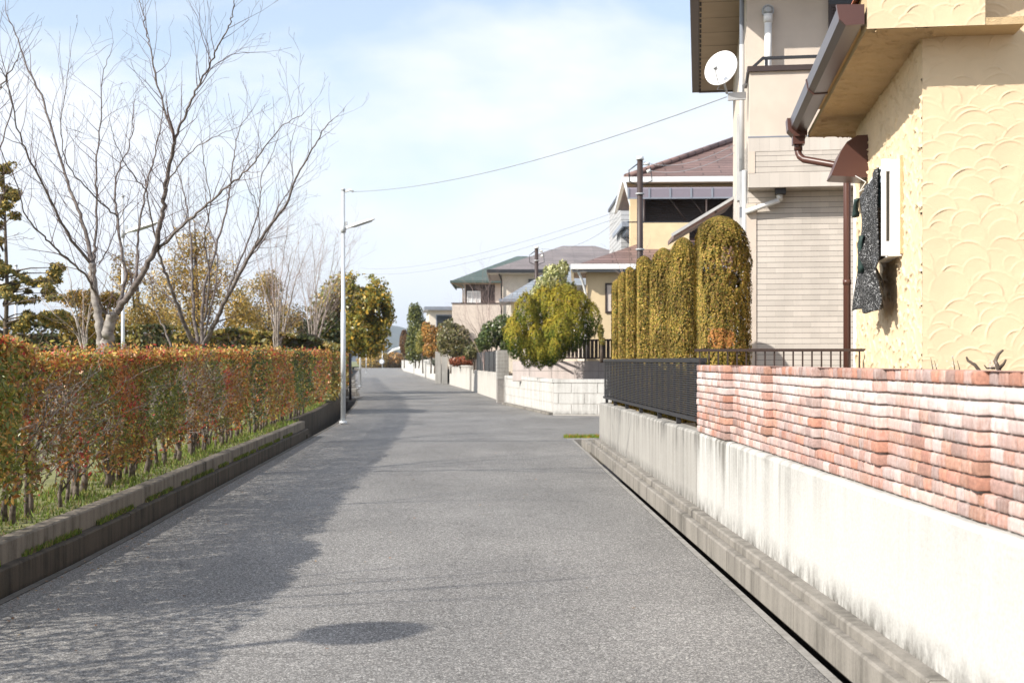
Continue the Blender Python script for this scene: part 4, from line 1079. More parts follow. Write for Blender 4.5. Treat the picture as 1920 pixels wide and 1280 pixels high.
# round vent and white pipe on the upper wall
m=MB(); c0=BH(.29,.70,6.50)
bx=BH(1,0,0)-BH(0,0,0); by=BH(0,1,0)-BH(0,0,0)
m.tube([c0+by*.04,c0-by*.03],[.085,.085],18); m.tube([c0-by*.03,c0-by*.09],[.07,.035],14); vp=m.build('round_vent',M['greyb'],tb)
m=MB(); m.tube([BH(.29,.64,6.44),BH(.29,.64,5.2)],.052,12); m.tube([BH(.29,.64,6.44),BH(.29,.64,6.32)],.062,12); m.build('vent_pipe',M['white'],vp)
# downpipes on the side
m=MB(); m.tube([BH(-.62,.9,ZE-.03),BH(-.58,.95,ZE-.10),BH(-.10,.95,ZE-.22),BH(-.06,.95,ZE-.30),BH(-.06,.95,.9)],.034,10); d1=m.build('downpipe',M['bluegrey'],tb)
m=MB(); m.tube([BH(-.06,.95,6.1),BH(-.06,.95,4.3)],.037,10); m.build('sunlit_section',M['greyb'],d1)  # paler sleeve puts the sunlit stretch of the pipe into its colour
m=MB(); m.tube([BH(-.05,.2,4.2),BH(-.05,.2,.9)],.035,10); m.build('downpipe',M['greyb'],tb)
m=MB(); m.box(-.10,-.0,.62,.74,3.75,4.25,BH); m.box(-.10,0,.6,.72,3.3,3.6,BH); m.build('pipe_box',M['greyb'],tb)
# side vents / slim boxes
m=MB(); m.box(-.05,0,3.5,3.75,4.2,5.6,BH); m.build('side_grille',M['greyb'],tb)
# sloping spout over the siding
m=MB(); m.tube([BH(-.05,-.05,3.60),BH(.40,-.14,3.745)],.035,10); m.tube([BH(.40,-.14,3.745),BH(.40,-.1,3.86)],.04,10); m.build('spout',M['whitem'],tb)
m=MB(); m.box(.34,.48,-.22,-.06,3.82,3.893,BH); m.build('drain_cup',M['black_metal'],tb)
m=MB(); m.box(2.30,2.36,-.10,-.0,3.4,3.8,BH); m.build('meter_box',M['black_metal'],tb)
# porch roof at the far side
m=MB()
PR=frame(4.05,24.5,.05)
m.rings([[PR(-.95,v,3.95),PR(-.95,v,4.03),PR(.2,v,4.75),PR(.2,v,4.62)] for v in (0,1.6)]); m.build('porch_roof',M['tile_brown'],tb)
m=MB(); m.rings([[PR(-.99,v,3.97),PR(-1.0,v,4.03),PR(.2,v,4.75),PR(.2,v,4.69)] for v in (-.06,-.0)]); m.build('porch_gutter',M['greyb'],tb)
# satellite dish
def dish():
    c=P(1354,131,17.35); t=thing('satellite_dish','white round satellite dish bracketed to the corner of the beige balcony','satellite dish',tuple(P(1380,178,17)))
    nrm=Vector((-.50,-.80,.34)).normalized(); u=nrm.orthogonal().normalized()
    u=Vector((0,0,1)).cross(nrm).normalized(); w=nrm.cross(u)
    m=MB(); rings=[]
    for k in range(9):
        r=.25*k/8; d=.05*(k/8)**2
        rings.append([c+u*math.cos(a)*r*.93+w*math.sin(a)*r*1.05+nrm*d for a in np.linspace(0,2*math.pi,33)[:-1]])
    back=[[p-nrm*.012 for p in r] for r in rings]
    m.rings(rings[::1]+back[::-1],True); m.build('reflector',M['white'],t)
    m=MB(); low=c-w*.235+nrm*.05; foc=c+nrm*.26-w*.10
    m.tube([low,foc],.008,6); m.tube([c-w*.05+u*.02,foc],.004,5); m.build('feed_arm',M['greyb'],t)
    m=MB(); m.tube([foc,foc-nrm*.07],.028,10); m.build('feed_horn',M['greyb'],t)
    m=MB(); a=P(1365,182,17.35); b=P(1398,180,17.35)
    m.tube([c-nrm*.03,c-nrm*.08-w*.1,P(1363,176,17.35)],.016,8)
    rotbox(m,(a+b)/2,(b-a).length/2,.03,.05,(b-a).normalized(),Vector((0,1,0)),Vector((0,0,1)))
    m.tube([b+Vector((-.03,0,-.02)),b+Vector((-.03,0,.14)),b+Vector((.02,0,.16))],.014,8); m.build('bracket',M['greyb'],t)
    m=MB(); m.tube([c-w*.24,c-w*.30+u*-.03,P(1363,170,17.35)],.005,5); m.build('cable',M['wire'],t)
dish()

# ------------------------------------------------------------------ block walls across the side road
def lerp(a,b,f): return a+(b-a)*f
def seg_wall(mb,a,b,z0,z1,th,side=1):
    a=Vector((a[0],a[1],0));b=Vector((b[0],b[1],0)); d=(b-a); L=d.length; d.normalize(); n=Vector((d.y,-d.x,0))*side
    def F(u,v,z): return a+d*u+n*v+Vector((0,0,z))
    mb.box(0,L,0,th,z0,z1,F); return F,L
def blocks(mb,F,L,z0,z1,bw,bh,proud=.012,gap=.010,stag=.0):
    k=0; z=z0
    while z<z1-.01:
        e=min(z+bh,z1); u=-(stag*bw if k%2 else 0)
        while u<L-.01:
            a=max(u,0)+gap; b=min(u+bw,L)-gap
            if b>a: mb.box(a,b,-proud-random.random()*.002,.001,z+gap,e-gap,F)
            u+=bw
        z=e;k+=1
t=thing('block_wall','white painted block wall with coping on the far corner of the side road','wall',(1.21,37.7,0))
m=MB(); c=(1.21,37.7); mm=MB()
Fa,La=seg_wall(m,c,(-.24,47.0),0,1.03,.2,1); Fb,Lb=seg_wall(m,(10,35.2),c,0,1.035,.2,1); m.build('wall_core',M['wallg'],t)
blocks(mm,Fa,La,.07,.95,.92,.293); blocks(mm,Fb,Lb,.03,.95,.78,.307,stag=.5); mm.build('painted_blocks',M['wallw'],t)
m=MB(); m.box(-.03,La,-.03,.2,.955,1.06,Fa); m.box(0,Lb+.03,-.03,.2,.956,1.061,Fb)
m.build('coping',M['wallw'],t)
m=MB(); m.box(0,La,-.12,-.0,-.02,.07,Fa); m.build('footing',M['kerb'],t)
t=thing('upper_wall','pinkish block wall tier standing above the white painted blocks','wall',(1,41,0))
m=MB(); mm=MB(); Fc,Lc=seg_wall(m,(8,38.0),(.02,43.5),.9,1.58,.18,1); m.build('wall_core',M['mortar'],t)
blocks(mm,Fc,Lc,.92,1.60,.9,.34,proud=.01); mm.build('pink_blocks',M['wallp'],t)
t=thing('slatted_fence','grey brown fence of vertical slats on top of the pinkish block wall','fence',(2.6,40.2,1.6))
m=MB(); Fd=lambda u,v,z: Fc(Lc-u,v,z)
U0=2.0; m.box(.9,7,.06,.10,2.24,2.30,Fd); m.box(.9,7,.06,.10,1.66,1.71,Fd); m.build('rails',M['dark_brown'],t)
for k in range(38): 
    m=MB(); m.box(.95+k*.15,1.06+k*.15,.07,.09,1.71,2.24,Fd); m.build('slat',M['dark_brown'],t)
# grey stone pillar, entrance steps, further walls
t=thing('stone_pillar','grey block pillar between the black fence panels and the conifer wall','pillar',(-.25,48.6,0))
m=MB(); Fs=frame(-.55,48.6,-.13); m.box(0,.42,0,.42,0,2.0,Fs); m.build('pillar_core',M['mortar'],t)
m=MB(); 
for k in range(8): m.box(-.012,.2,-.012,.43,.9+k*.138+.006,.9+(k+1)*.138-.006,Fs); m.box(.207,.432,-.012,.43,.9+k*.138+.006,.9+(k+1)*.138-.006,Fs)
m.build('grey_blocks',M['stone'],t)
t=thing('garden_wall','pale streaked retaining wall below the solid black fence panels','wall',(-1.4,60,0))
m=MB(); Fe,Le=seg_wall(m,(-.45,51.0),(-2.15,68),0,1.12,.2,1); m.build('wall_face',M['wallg'],t)
m=MB(); 
for k in range(5): m.box(0,.5,-.7+.14*k,-.0,.0+.0*k,.16*(k+1),Fe) if False else None
m=MB(); m.rings([[Vector((-.30,y,0)),Vector((-.30,y,z)),Vector((-.12,y,z)),Vector((-.12,y,0))] for y,z in ((47.2,.95),(49.6,.35))]); m.build('stair_flank',M['wallg'],t)
t=thing('fence_panel','solid black metal fence panels on the streaked retaining wall','fence',(-1.5,58,1.1))
m=MB(); m.box(1.2,14,.05,.08,1.14,2.0,Fe); pn=m.build('panels',M['black_metal'],t)
for k in range(6):
    m=MB(); m.box(1.2+k*2.5,1.28+k*2.5,.03,.10,1.12,2.04,Fe); m.build('post',M['black_metal'],t)
def far_wall(name,label,a,b,h,mat,up=None):
    t=thing(name,label,'wall',(a[0],a[1],0)); m=MB(); F,L=seg_wall(m,a,b,0,h,.25,1); m.build('wall_face',M[mat],t)
    m=MB(); m.box(0,L,-.04,.28,h,h+.08,F); m.build('coping',M[mat],t)
    if up:
        m=MB(); m.box(up[0],L,.7,.9,h-.2,h+up[1],F); m.build('upper_tier',M[mat],t)
    return F,L
Ff,Lf=far_wall('garden_wall','pale retaining wall topped with low rust red bushes',(-2.3,69.5),(-4.2,86),1.25,'wallg')
t=thing('gate_pillar','pair of tall grey block gate pillars beside the dark gate',  'pillar',(-4.4,88,0))
for (x,y) in ((-4.62,87.6),(-5.2,90.0)):
    m=MB(); m.box(x-.2,x+.2,y,y+.4,0,2.25); m.build('pillar',M['stone'],t)
t=thing('gate','small dark gate set in the far pale wall beside the block pillars','gate',(-5.1,91,0)); m=MB(); 
m.box(-5.25,-5.0,90.2,91.4,.05,1.35); m.build('gate_leaf',M['black_metal'],t)
far_wall('garden_wall','white retaining wall just past the dark gate',(-5.0,92),(-7.9,118),1.2,'wallw')
far_wall('garden_wall','two tier white wall below the orange bush',(-8.3,122),(-11.6,152),1.5,'wallw',(1,.7))
far_wall('garden_wall','farthest white wall where the road bends out of sight',(-12,156),(-17,200),1.6,'wallw')
far_wall('garden_wall','low white wall end at the vanishing point of the road',(-17.3,204),(-22,255),1.6,'wallw')

# ------------------------------------------------------------------ houses further down the street
def house_box(t,F,u0,u1,v0,v1,z0,z1,mat,name='wall'):
    m=MB(); m.box(u0,u1,v0,v1,z0,z1,F); return m.build(name,mat,t)
def windowf(t,F,u0,u1,v,z0,z1,fm,pm,div=1,fr_=.06):
    m=MB(); m.box(u0,u1,v-.05,v,z0,z0+fr_,F); m.box(u0,u1,v-.05,v,z1-fr_,z1,F)
    for k in range(div+1):
        u=u0+(u1-u0-fr_)*k/div; m.box(u,u+fr_,v-.048,v,z0+fr_,z1-fr_,F)
    o=m.build('window',fm,t); m=MB(); m.box(u0+fr_,u1-fr_,v-.02,v+.0,z0+fr_,z1-fr_,F); m.build('pane',pm,o); return o
# H1 yellow house with brown tiles
H1=frame(4.15,45,.05)
t=thing('tiled_house','yellow two storey house with brown tiled hip roof and smoked balcony canopy','house',(7,48,1))
ze=8.0
house_box(t,H1,.45,9,.6,9,1,ze+.05,M['ycream'])
m=MB(); hip(m,H1,-.15,9.6,0,9.6,ze,2.25,'u',4.8); m.build('roof',M['tile_brown'],t)
m=MB(); m.tube([H1(-.15,0,ze+.06),H1(4.65,4.8,ze+2.31)],.11,8); m.build('hip_ridge',M['tile_brown'],t)
m=MB(); m.box(-.28,9.7,-.12,.0,ze-.14,ze+.04,H1); m.box(-.28,-.15,0,9.7,ze-.14,ze+.04,H1); m.build('gutter',M['whitem'],t)
m=MB(); m.box(-.1,9.6,.0,.6,ze-.16,ze-.10,H1); m.build('soffit',M['ycream'],t)
# canopy
m=MB(); m.rings([[H1(-.12,-.75,ze-.80),H1(-.12,-.75,ze-.47),H1(-.12,-.70,ze-.42),H1(-.12,.5,ze-.25),H1(-.12,.5,ze-.30),H1(-.12,-.68,ze-.50)],[H1(8,-.75,ze-.80),H1(8,-.75,ze-.47),H1(8,-.70,ze-.42),H1(8,.5,ze-.25),H1(8,.5,ze-.30),H1(8,-.68,ze-.50)]]); cn=m.build('canopy',M['poly'],t)
m=MB()
for k in range(10): m.box(-.12+k*.72,-.06+k*.72,-.775,-.75,ze-.80,ze-.44,H1)
m.box(-.12,8,-.77,-.75,ze-.82,ze-.77,H1); m.build('canopy_ribs',M['bluegrey'],cn)
# dark loggia with blinds
m=MB(); m.box(.5,6,.58,.598,ze-2.4,ze-.5,H1)
for k in range(24): m.box(.52,6,.55,.58,ze-2.35+k*.078,ze-2.31+k*.078,H1)
m.build('blind_wall',M['dark_brown'],t)
m=MB()
for u in (1.25,2.0,3.3): m.tube([H1(u,-.6,ze-.65),H1(u+1.3,.5,ze-2.2)],.03,5)
m.tube([H1(.45,-.72,ze-.8),H1(.45,-.72,ze-2.4)],.05,6); m.tube([H1(2.6,-.72,ze-.8),H1(2.6,-.72,ze-2.4)],.035,6); m.build('canopy_struts',M['dark_brown'],cn)
house_box(t,H1,.0,.48,-.1,.6,ze-2.4,ze-.55,M['ycream'],'corner_pier')
house_box(t,H1,.35,2.0,-.8,-.6,ze-4.6,ze-1.65,M['ycream'],'balcony_wall')
house_box(t,H1,2.0,8,-.78,-.62,ze-4.6,ze-2.3,M['dark_brown'],'balcony_side')
m=MB(); m.box(-.12,3,-.8,-.76,ze-1.64,ze-1.60,H1); m.build('balcony_rail',M['black_metal'],t)
m=MB(); m.tube([H1(-.2,-.1,ze-.1),H1(-.1,-.1,ze-.5),H1(.05,.1,ze-1.0),H1(.05,.1,ze-2.0)],.05,7); m.build('downpipe',M['whitem'],t)
# single storey wing
H1b=frame(2.05,42.5,.05); zw=4.75
house_box(t,H1b,.45,7,.5,6,1,zw,M['ycream'],'wing_wall')
m=MB(); hip(m,H1b,0,7.5,0,6.5,zw,1.25,'u',3.0); m.build('wing_roof',M['tile_brown'],t)
m=MB(); m.box(-.1,7.6,-.12,0,zw-.12,zw+.05,H1b); m.box(-.1,0,0,6.5,zw-.12,zw+.05,H1b); m.build('wing_gutter',M['whitem'],t)
m=MB(); m.box(-.05,7,0.0,.5,zw-.2,zw-.14,H1b); m.build('wing_soffit',M['bluegrey'],t)
windowf(t,H1b,1.05,2.6,.5,3.2,4.2,M['dark_brown'],M['pinkish'],2)
m=MB(); m.tube([H1b(.1,.0,zw-.1),H1b(.3,.35,zw-.5),H1b(.4,.45,zw-.9),H1b(.4,.45,1.5)],.045,7); m.build('wing_downpipe',M['whitem'],t)
# dark louvre screen between
t=thing('louvre_screen','tall black louvred screen behind the round golden conifer','screen',(3.3,44.8,1))
m=MB(); Fq_=frame(2.62,44.6,.05)
for k in range(22): m.box(0,1.6,0,.03,1.9+k*.085,1.955+k*.085,Fq_)
m.build('louvres',M['bluegrey'],t)
for u in (0,.52,1.5): m=MB(); m.box(u,u+.06,-.02,.05,1.0,3.8,Fq_); m.build('post',M['black_metal'],t)
# H2 grey siding house behind with blue roofs
H2=frame(5.2,60,0)
t=thing('grey_house','grey clad house with stacked blue slate roofs, behind the dark pole','house',(6,63,1))
house_box(t,H2,.05,9,1.6,9,1,9.6,M['grey_siding']); m=MB(); m.box(-.02,9,1.5,9.1,9.6,9.75,H2); m.build('parapet_cap',M['black_metal'],t)
m=MB(); hip(m,H2,-.1,5,-1.5,4.0,7.9,1.6,'u',2.7); m.build('upper_roof',M['tile_blue'],t)
house_box(t,H2,.9,5,-.6,2,1,7.8,M['bluegrey'],'bay_wall'); m=MB(); m.box(-.15,5,-1.58,-1.5,7.72,7.95,H2); m.box(-.18,-.1,-1.5,4,7.72,7.95,H2); m.build('upper_gutter',M['bluegrey'],t)
m=MB(); m.box(.1,4.9,-1.4,1.55,7.55,7.75,H2); m.build('soffit',M['bluegrey'],t)
H2b=frame(2.6,58,0)
m=MB(); hip(m,H2b,-.0,8,-2,5,4.9,2.3,'u',3.4); m.build('lower_roof',M['tile_blue'],t); house_box(t,H2b,.6,7.5,-1.4,4.5,1,4.9,M['cream'],'lower_wall')
# H3 mauve roofed cream house
H3=frame(-1.3,70,0)
t=thing('cream_house','cream house under a broad mauve hip roof behind the conifer','house',(2,74,1)); ze=6.55
house_box(t,H3,.75,9,.7,9,1,ze,M['cream'])
m=MB(); hip(m,H3,0,10.4,0,9.6,ze,1.75,'u',4.25); m.build('roof',M['tile_mauve'],t)
m=MB(); m.box(-.08,10.5,-.1,0,ze-.14,ze+.03,H3); m.box(-.08,0,0,9.6,ze-.14,ze+.03,H3); m.build('gutter',M['black_metal'],t)
m=MB(); m.box(.0,10.4,.0,.7,ze-.2,ze-.15,H3); m.build('soffit',M['cream'],t)
windowf(t,H3,2.2,4.2,.7,5.05,6.1,M['black_metal'],M['glass'],2)
m=MB(); m.tube([H3(.55,.1,ze-.1),H3(.72,.6,ze-.5),H3(.72,.6,1.2)],.045,6); m.build('downpipe',M['black_metal'],t)
H3b=frame(-.55,62,0)
m=MB(); hip(m,H3b,0,6.5,0,6,4.55,1.9,'u',2.9); m.build('lower_roof',M['tile_blue'],t); house_box(t,H3b,.5,6,.6,5,1,4.55,M['cream'],'lower_wall')
m=MB(); m.box(-.05,6.5,-.1,0,4.45,4.6,H3b); m.box(-.08,0,0,6,4.45,4.6,H3b); m.build('lower_gutter',M['bluegrey'],t)
# H4 green roofed house
H4=frame(-4.05,85,0)
t=thing('green_roof_house','pale pinkish house with dark green slate roof and balcony','house',(0,88,1)); ze=6.9
house_box(t,H4,.85,9,.7,9,1,ze,M['pinkish'])
m=MB(); hip(m,H4,0,9.5,0,9,ze,2.0,'u',4.4); m.build('roof',M['tile_green'],t)
m=MB(); m.box(-.06,9.5,-.1,0,ze-.13,ze+.02,H4); m.box(-.06,0,0,9,ze-.13,ze+.02,H4); m.build('gutter',M['tile_green'],t)
m=MB(); m.box(0,9.5,0,.7,ze-.18,ze-.14,H4); m.build('soffit',M['soffit'],t)
m=MB(); m.box(.95,2.9,.66,.7,5.45,6.7,H4); m.build('bay_shade',M['dark_brown'],t)  # dark brown panel on the wall, shade over the balcony put in colour
windowf(t,H4,1.05,1.95,.62,5.3,6.25,M['whitem'],M['curtain'],3,.05)
house_box(t,H4,0.1,6,-.6,.6,1,5.35,M['pinkish'],'balcony_wall')
m=MB(); m.box(.05,6.05,-.65,-.5,5.35,5.42,H4); m.build('balcony_cap',M['dark_brown'],t)
m=MB(); m.tube([H4(.05,0,ze-.1),H4(.7,.5,ze-.35),H4(.78,.6,ze-.6),H4(.78,.6,5.3)],.05,6); m.build('downpipe',M['soffit'],t)
# H5 low dark roofed house far off
H5=frame(-8.9,130,-.1)
t=thing('far_house','far grey house with flat dark roofs beside the tall conifer','house',(-6,133,1)); ze=6.75
house_box(t,H5,.5,8,.6,9,1,ze,M['cream']); m=MB(); m.box(0,4.6,0,8,ze,ze+.35,H5); m.build('roof',M['bluegrey'],t)
m=MB(); hip(m,H5,3.2,11,-2,6,ze+.5,1.5,'u',3.5); m.build('rear_roof',M['tile_dark'],t); house_box(t,H5,4.2,10,-1.2,6,1,ze+.5,M['beige'],'rear_wall')
windowf(t,H5,1.2,3.0,.6,4.6,6.3,M['bluegrey'],M['glass'],1,.1); windowf(t,H5,2.9,4.0,.6,4.8,6.2,M['whitem'],M['curtain'],1,.1)

# ------------------------------------------------------------------ plants of the far side
def plant(name,label,cat,base,blobs,n,size,pal,w,group=None,**kw):
    t=thing(name,label,cat,base,group); crown('foliage',t,blobs,n,size,pal,w,**kw)
    m=MB(); b=Vector(base); cx=np.mean([q[0] for q in blobs]);cz=np.mean([q[2] for q in blobs])
    m.tube([b,b+Vector(((cx-b.x)*.4,0,(cz-b.z)*.5)),Vector((cx,b.y,cz))],[.07,.05,.02],6)
    for q in blobs[:6]: m.tube([b+Vector((0,0,(cz-b.z)*.3)),Vector((q[0],q[1],q[2]))],[.035,.012],5)
    m.build('trunk',M['bark_dark'],t); return t
def B(x,y,Y,wx,wy,dy=None): # ellipsoid from pixel centre and half sizes
    p=P(x,y,Y); return (p.x,p.y,p.z,wx/F_*Y,(dy if dy else wx/F_*Y),wy/F_*Y)
# big golden rounded conifer: flame-shaped lobes side by side
def golden():
    Y=40.6; t=thing('golden_conifer','large rounded golden green conifer of many flame lobes over the pink wall','conifer',(1.2,43.6,1.0))
    lobes=[(967,625,24,38),(985,600,26,52),(1005,612,24,62),(1022,585,27,50),(1045,590,28,56),(1070,595,28,56),(1092,600,24,50),(1108,598,20,34),(1030,640,22,44),(1003,645,18,38),(985,650,15,28),(1060,560,24,26),(1085,565,18,20),(1020,655,18,30),(1040,655,13,28),(1052,625,24,40),(990,660,20,30),(1012,664,18,28),(1032,662,16,28),(965,640,18,34),(1075,625,22,34),(1052,650,16,26)]
    A=[];Nn=[];C=[]
    for i,(x,y,wx,wy) in enumerate(lobes):
        Yl=Y+(-.55 if y>620 else 0)+random.uniform(-.35,.35)+(.5 if x>1085 else 0)
        b=B(x,y,Yl,wx,wy,.55); n=int(8500*wx*wy/1200)
        d=RNG.normal(size=(n,3)); d/=np.linalg.norm(d,axis=1,keepdims=True); d=d[d[:,1]<.55]; n=len(d)
        zz=d[:,2]; tap=1-.25*np.clip(zz,0,1)-.22*np.clip(-zz,0,1)
        nb=vnoise(d*2,2.0,i)*.22+vnoise(d*5,1.3,i+40)*.16
        p=np.array(b[:3])+d*np.array(b[3:])*((1+nb)*(1-.12*RNG.random(n)))[:,None]*np.stack([tap,tap,np.ones(n)],1)
        A.append(p);Nn.append(d)
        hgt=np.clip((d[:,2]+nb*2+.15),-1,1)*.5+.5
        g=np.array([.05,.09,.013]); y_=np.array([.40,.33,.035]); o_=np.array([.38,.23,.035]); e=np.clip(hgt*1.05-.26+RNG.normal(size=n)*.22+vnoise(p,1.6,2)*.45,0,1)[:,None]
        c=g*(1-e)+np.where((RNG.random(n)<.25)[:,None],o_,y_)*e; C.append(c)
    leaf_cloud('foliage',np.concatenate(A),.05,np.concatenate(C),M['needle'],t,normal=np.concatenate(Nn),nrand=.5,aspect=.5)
    m=MB(); m.tube([(1.2,43.6,.9),(1.2,43.3,1.9),(1.4,41.6,3.2)],[.14,.11,.04],8)
    for dx in (-.9,-.5,.5,.9): m.tube([(1.2,43.4,1.5),(1.3+dx,41.2,2.5)],[.06,.03],6)
    m.build('trunk',M['bark_dark'],t)
golden()
GRN=[(.09,.13,.035),(.14,.17,.05),(.05,.08,.025)]
OLV=[(.16,.155,.055),(.22,.19,.07),(.10,.11,.04),(.27,.22,.12)]
ORG=[(.42,.20,.05),(.50,.27,.06),(.25,.17,.05),(.16,.15,.04)]
GLD=[(.46,.30,.07),(.56,.36,.08),(.30,.23,.07),(.17,.15,.045)]
pz=lambda x,y,Y:tuple(P(x,y,Y))
plant('loquat_tree','pale green tipped shrub peeping over the golden conifer','shrub',pz(1040,660,46),[B(1040,520,46,22,24),B(1022,540,46,20,20),B(1055,505,46,12,16),B(1010,560,46,20,25),B(1065,545,46,16,18)],3600,.16,[(.40,.40,.16),(.58,.56,.30),(.22,.25,.09)],[3,2,2],rough=.35,seed=3,aspect=.4)
plant('evergreen_shrub','dense green shrub rising behind the black fence panels','shrub',pz(925,700,58),[B(918,628,58,18,26),B(942,615,58,24,24),B(905,640,58,12,18),B(950,640,58,16,22),B(962,612,58,14,16)],5200,.14,GRN+[(.28,.27,.2)],[3,3,2,1],rough=.3,seed=5)
plant('evergreen_shrub','olive brown rounded bush left of the pink leafless tree','shrub',pz(845,700,84),[B(842,632,84,22,32),B(858,640,84,24,32),B(832,645,84,12,24),B(872,648,84,14,24)],5200,.17,OLV,[4,3,2,2],rough=.3,seed=6)
plant('autumn_bush','orange leaved bush between the far conifer and olive bush','shrub',pz(808,700,100),[B(806,628,100,14,20),B(815,645,100,12,26),B(800,615,100,10,12),B(805,655,100,12,16),B(822,625,100,10,14)],3800,.18,ORG,[4,3,2,1],rough=.35,seed=7)
plant('tall_conifer','tall green columnar tree at the end of the right hand gardens','tree',pz(779,690,120),[B(780,610,120,17,40),B(778,585,120,13,17),B(786,640,120,18,34),B(772,650,120,12,32),B(790,620,120,13,20)],6500,.22,[(.12,.14,.035),(.20,.20,.05),(.07,.09,.025)],[3,3,2],rough=.3,seed=8)
plant('autumn_bush','yellow green bush spilling left of the orange leaved bush','shrub',pz(793,700,112),[B(793,632,112,12,18),B(788,648,112,10,14)],1600,.18,[(.30,.26,.06),(.22,.22,.05)],[1,1],rough=.3,seed=9)
plant('brown_conifer','small brown egg shaped conifer left of the tall green tree','shrub',pz(758,690,140),[B(758,642,140,9,24)],2600,.18,[(.12,.07,.04),(.16,.095,.05)],[1,1],mat='needle',rough=.1,seed=10)
plant('round_bush','dull grey green round bush on the far two tier wall','shrub',pz(785,690,128),[B(785,660,128,16,16),B(798,662,128,12,12)],2400,.2,[(.17,.15,.08),(.13,.13,.06)],[1,1],rough=.2,seed=11)
plant('red_azalea','low rust red azalea bushes along the top of the pale wall','shrub',pz(863,690,76),[B(855,678,76,13,8),B(870,677,76,14,9),B(880,680,76,10,7)],2600,.12,[(.26,.07,.035),(.34,.12,.05),(.15,.06,.03)],[3,2,2],rough=.3,seed=12)
plant('evergreen_shrub','small dark olive bush beside the rust red azaleas','shrub',pz(890,700,66),[B(893,655,66,14,18),B(880,660,66,10,14)],1800,.15,OLV,[2,1,3,1],rough=.3,seed=13)
plant('round_bush','tiny grey clipped bush by the gate pillars','shrub',pz(815,700,96),[B(815,678,96,6,7)],500,.14,[(.2,.2,.17),(.13,.14,.1)],[1,1],rough=.1,seed=14)
plant('potted_plant','small yellow flowered plant at the base of the brown railing on the corner','shrub',pz(1128,680,40),[B(1126,622,40,6,14),B(1129,640,40,5,8)],350,.1,[(.35,.26,.06),(.2,.2,.05)],[1,1],rough=.3,seed=15)
# pink leafless garden tree
T6=fan(912,690,60,[(870,560),(885,540),(905,520),(925,530),(945,545),(960,560),(858,590),(935,575),(895,575),(915,545),(875,600)],.05)
bare_tree('bare_garden_tree','pinkish leafless garden tree in front of the green roofed house',P(912,700,60),T6,2.2,'leafless garden trees',M['bark_pink'],M['bark_pink'],.35,(.4,1.0),2)
T7=fan(1180,560,40,[(1150,470),(1175,440),(1195,450),(1215,460),(1240,480),(1165,500)],.02)
bare_tree('bare_garden_tree','faint reddish leafless twigs in front of the yellow balcony wall',P(1180,600,40),T7,1.0,'leafless garden trees',M['bark_pink'],M['bark_pink'],.4,(.3,.7),1)

# ---- park background, left
def park_tree(name,label,x,Y,blobs,n,size,pal,w,gap,trunk_r=.14,rough=.45,seed=1,kids=None,mat='leaf',pine=False):
    t=thing(name,label,'tree',tuple(P(x,676,Y)-Vector((0,0,1.29))),'trees in the park behind the hedge')
    crown('foliage',t,blobs,n,size,pal,w,mat=mat,shell=.75,rough=rough,gap=gap,seed=seed)
    m=MB(); b=t.location; zt=max(q[2]+q[5]*.6 for q in blobs)
    m.tube([b,(b.x+.1,b.y,b.z+(zt-b.z)*.5),(b.x,b.y,zt)],[trunk_r,trunk_r*.7,.02],7)
    for q in blobs:
        if pine: m.tube([Vector((b.x,b.y,q[2]-.15)),Vector(((b.x+q[0])/2,(b.y+q[1])/2,q[2]-.02)),Vector((q[0],q[1],q[2]))],[.025,.016,.006],4); continue
        m.tube([Vector((b.x,b.y,b.z+(q[2]-b.z)*.55)),Vector(((b.x+q[0])/2,q[1],q[2]-q[5]*.3)),Vector((q[0],q[1],q[2]))],[trunk_r*.35,trunk_r*.22,.015],5)
    m.build('trunk',M['bark_dark'],t)
park_tree('golden_tree','soft golden feathery tree filling the gap behind the middle leafless tree',365,50,[B(365,470,50,45,55),B(330,540,50,60,60),B(405,540,50,55,70),B(370,600,50,95,45),B(350,430,50,22,25),B(445,590,50,45,50),B(300,590,50,45,45)],26000,.10,GLD,[4,3,3,2],(1.1,-.12),seed=21)
park_tree('golden_tree','golden brown feathery tree left of the lamp in the park',255,44,[B(250,560,44,45,55),B(235,500,44,28,40),B(280,600,44,45,40),B(215,610,44,35,35)],11000,.09,GLD,[3,3,3,2],(1.2,-.02),seed=22)
park_tree('golden_tree','olive golden tree seen behind the thin pale stems',505,54,[B(470,580,54,45,50),B(520,600,54,50,48),B(500,540,54,30,35),B(560,610,54,40,45)],16000,.11,GLD,[3,2,4,3],(1.1,-.1),seed=23)
park_tree('autumn_tree','large rounded tree with yellow and orange leaves overhanging the road bend',640,66,[B(650,575,62,48,62),B(690,560,62,42,45),B(620,590,62,40,60),B(700,600,62,38,45),B(660,630,62,60,42),B(605,630,62,40,40),B(722,585,62,18,30),B(690,640,62,40,32),B(655,540,62,30,28)],27000,.19,[(.36,.29,.05),(.56,.34,.045),(.24,.23,.045),(.12,.14,.03)],[4,2.4,4,3],(1.0,-.2),.22,.4,24)
park_tree('dark_evergreen','dark green evergreen at the foot of the yellow orange tree',590,52,[B(590,632,52,36,34),B(612,618,52,26,40),B(625,650,52,24,26)],7000,.16,[(.05,.07,.015),(.09,.10,.02),(.2,.14,.03)],[3,2,1],None,.1,.3,25)
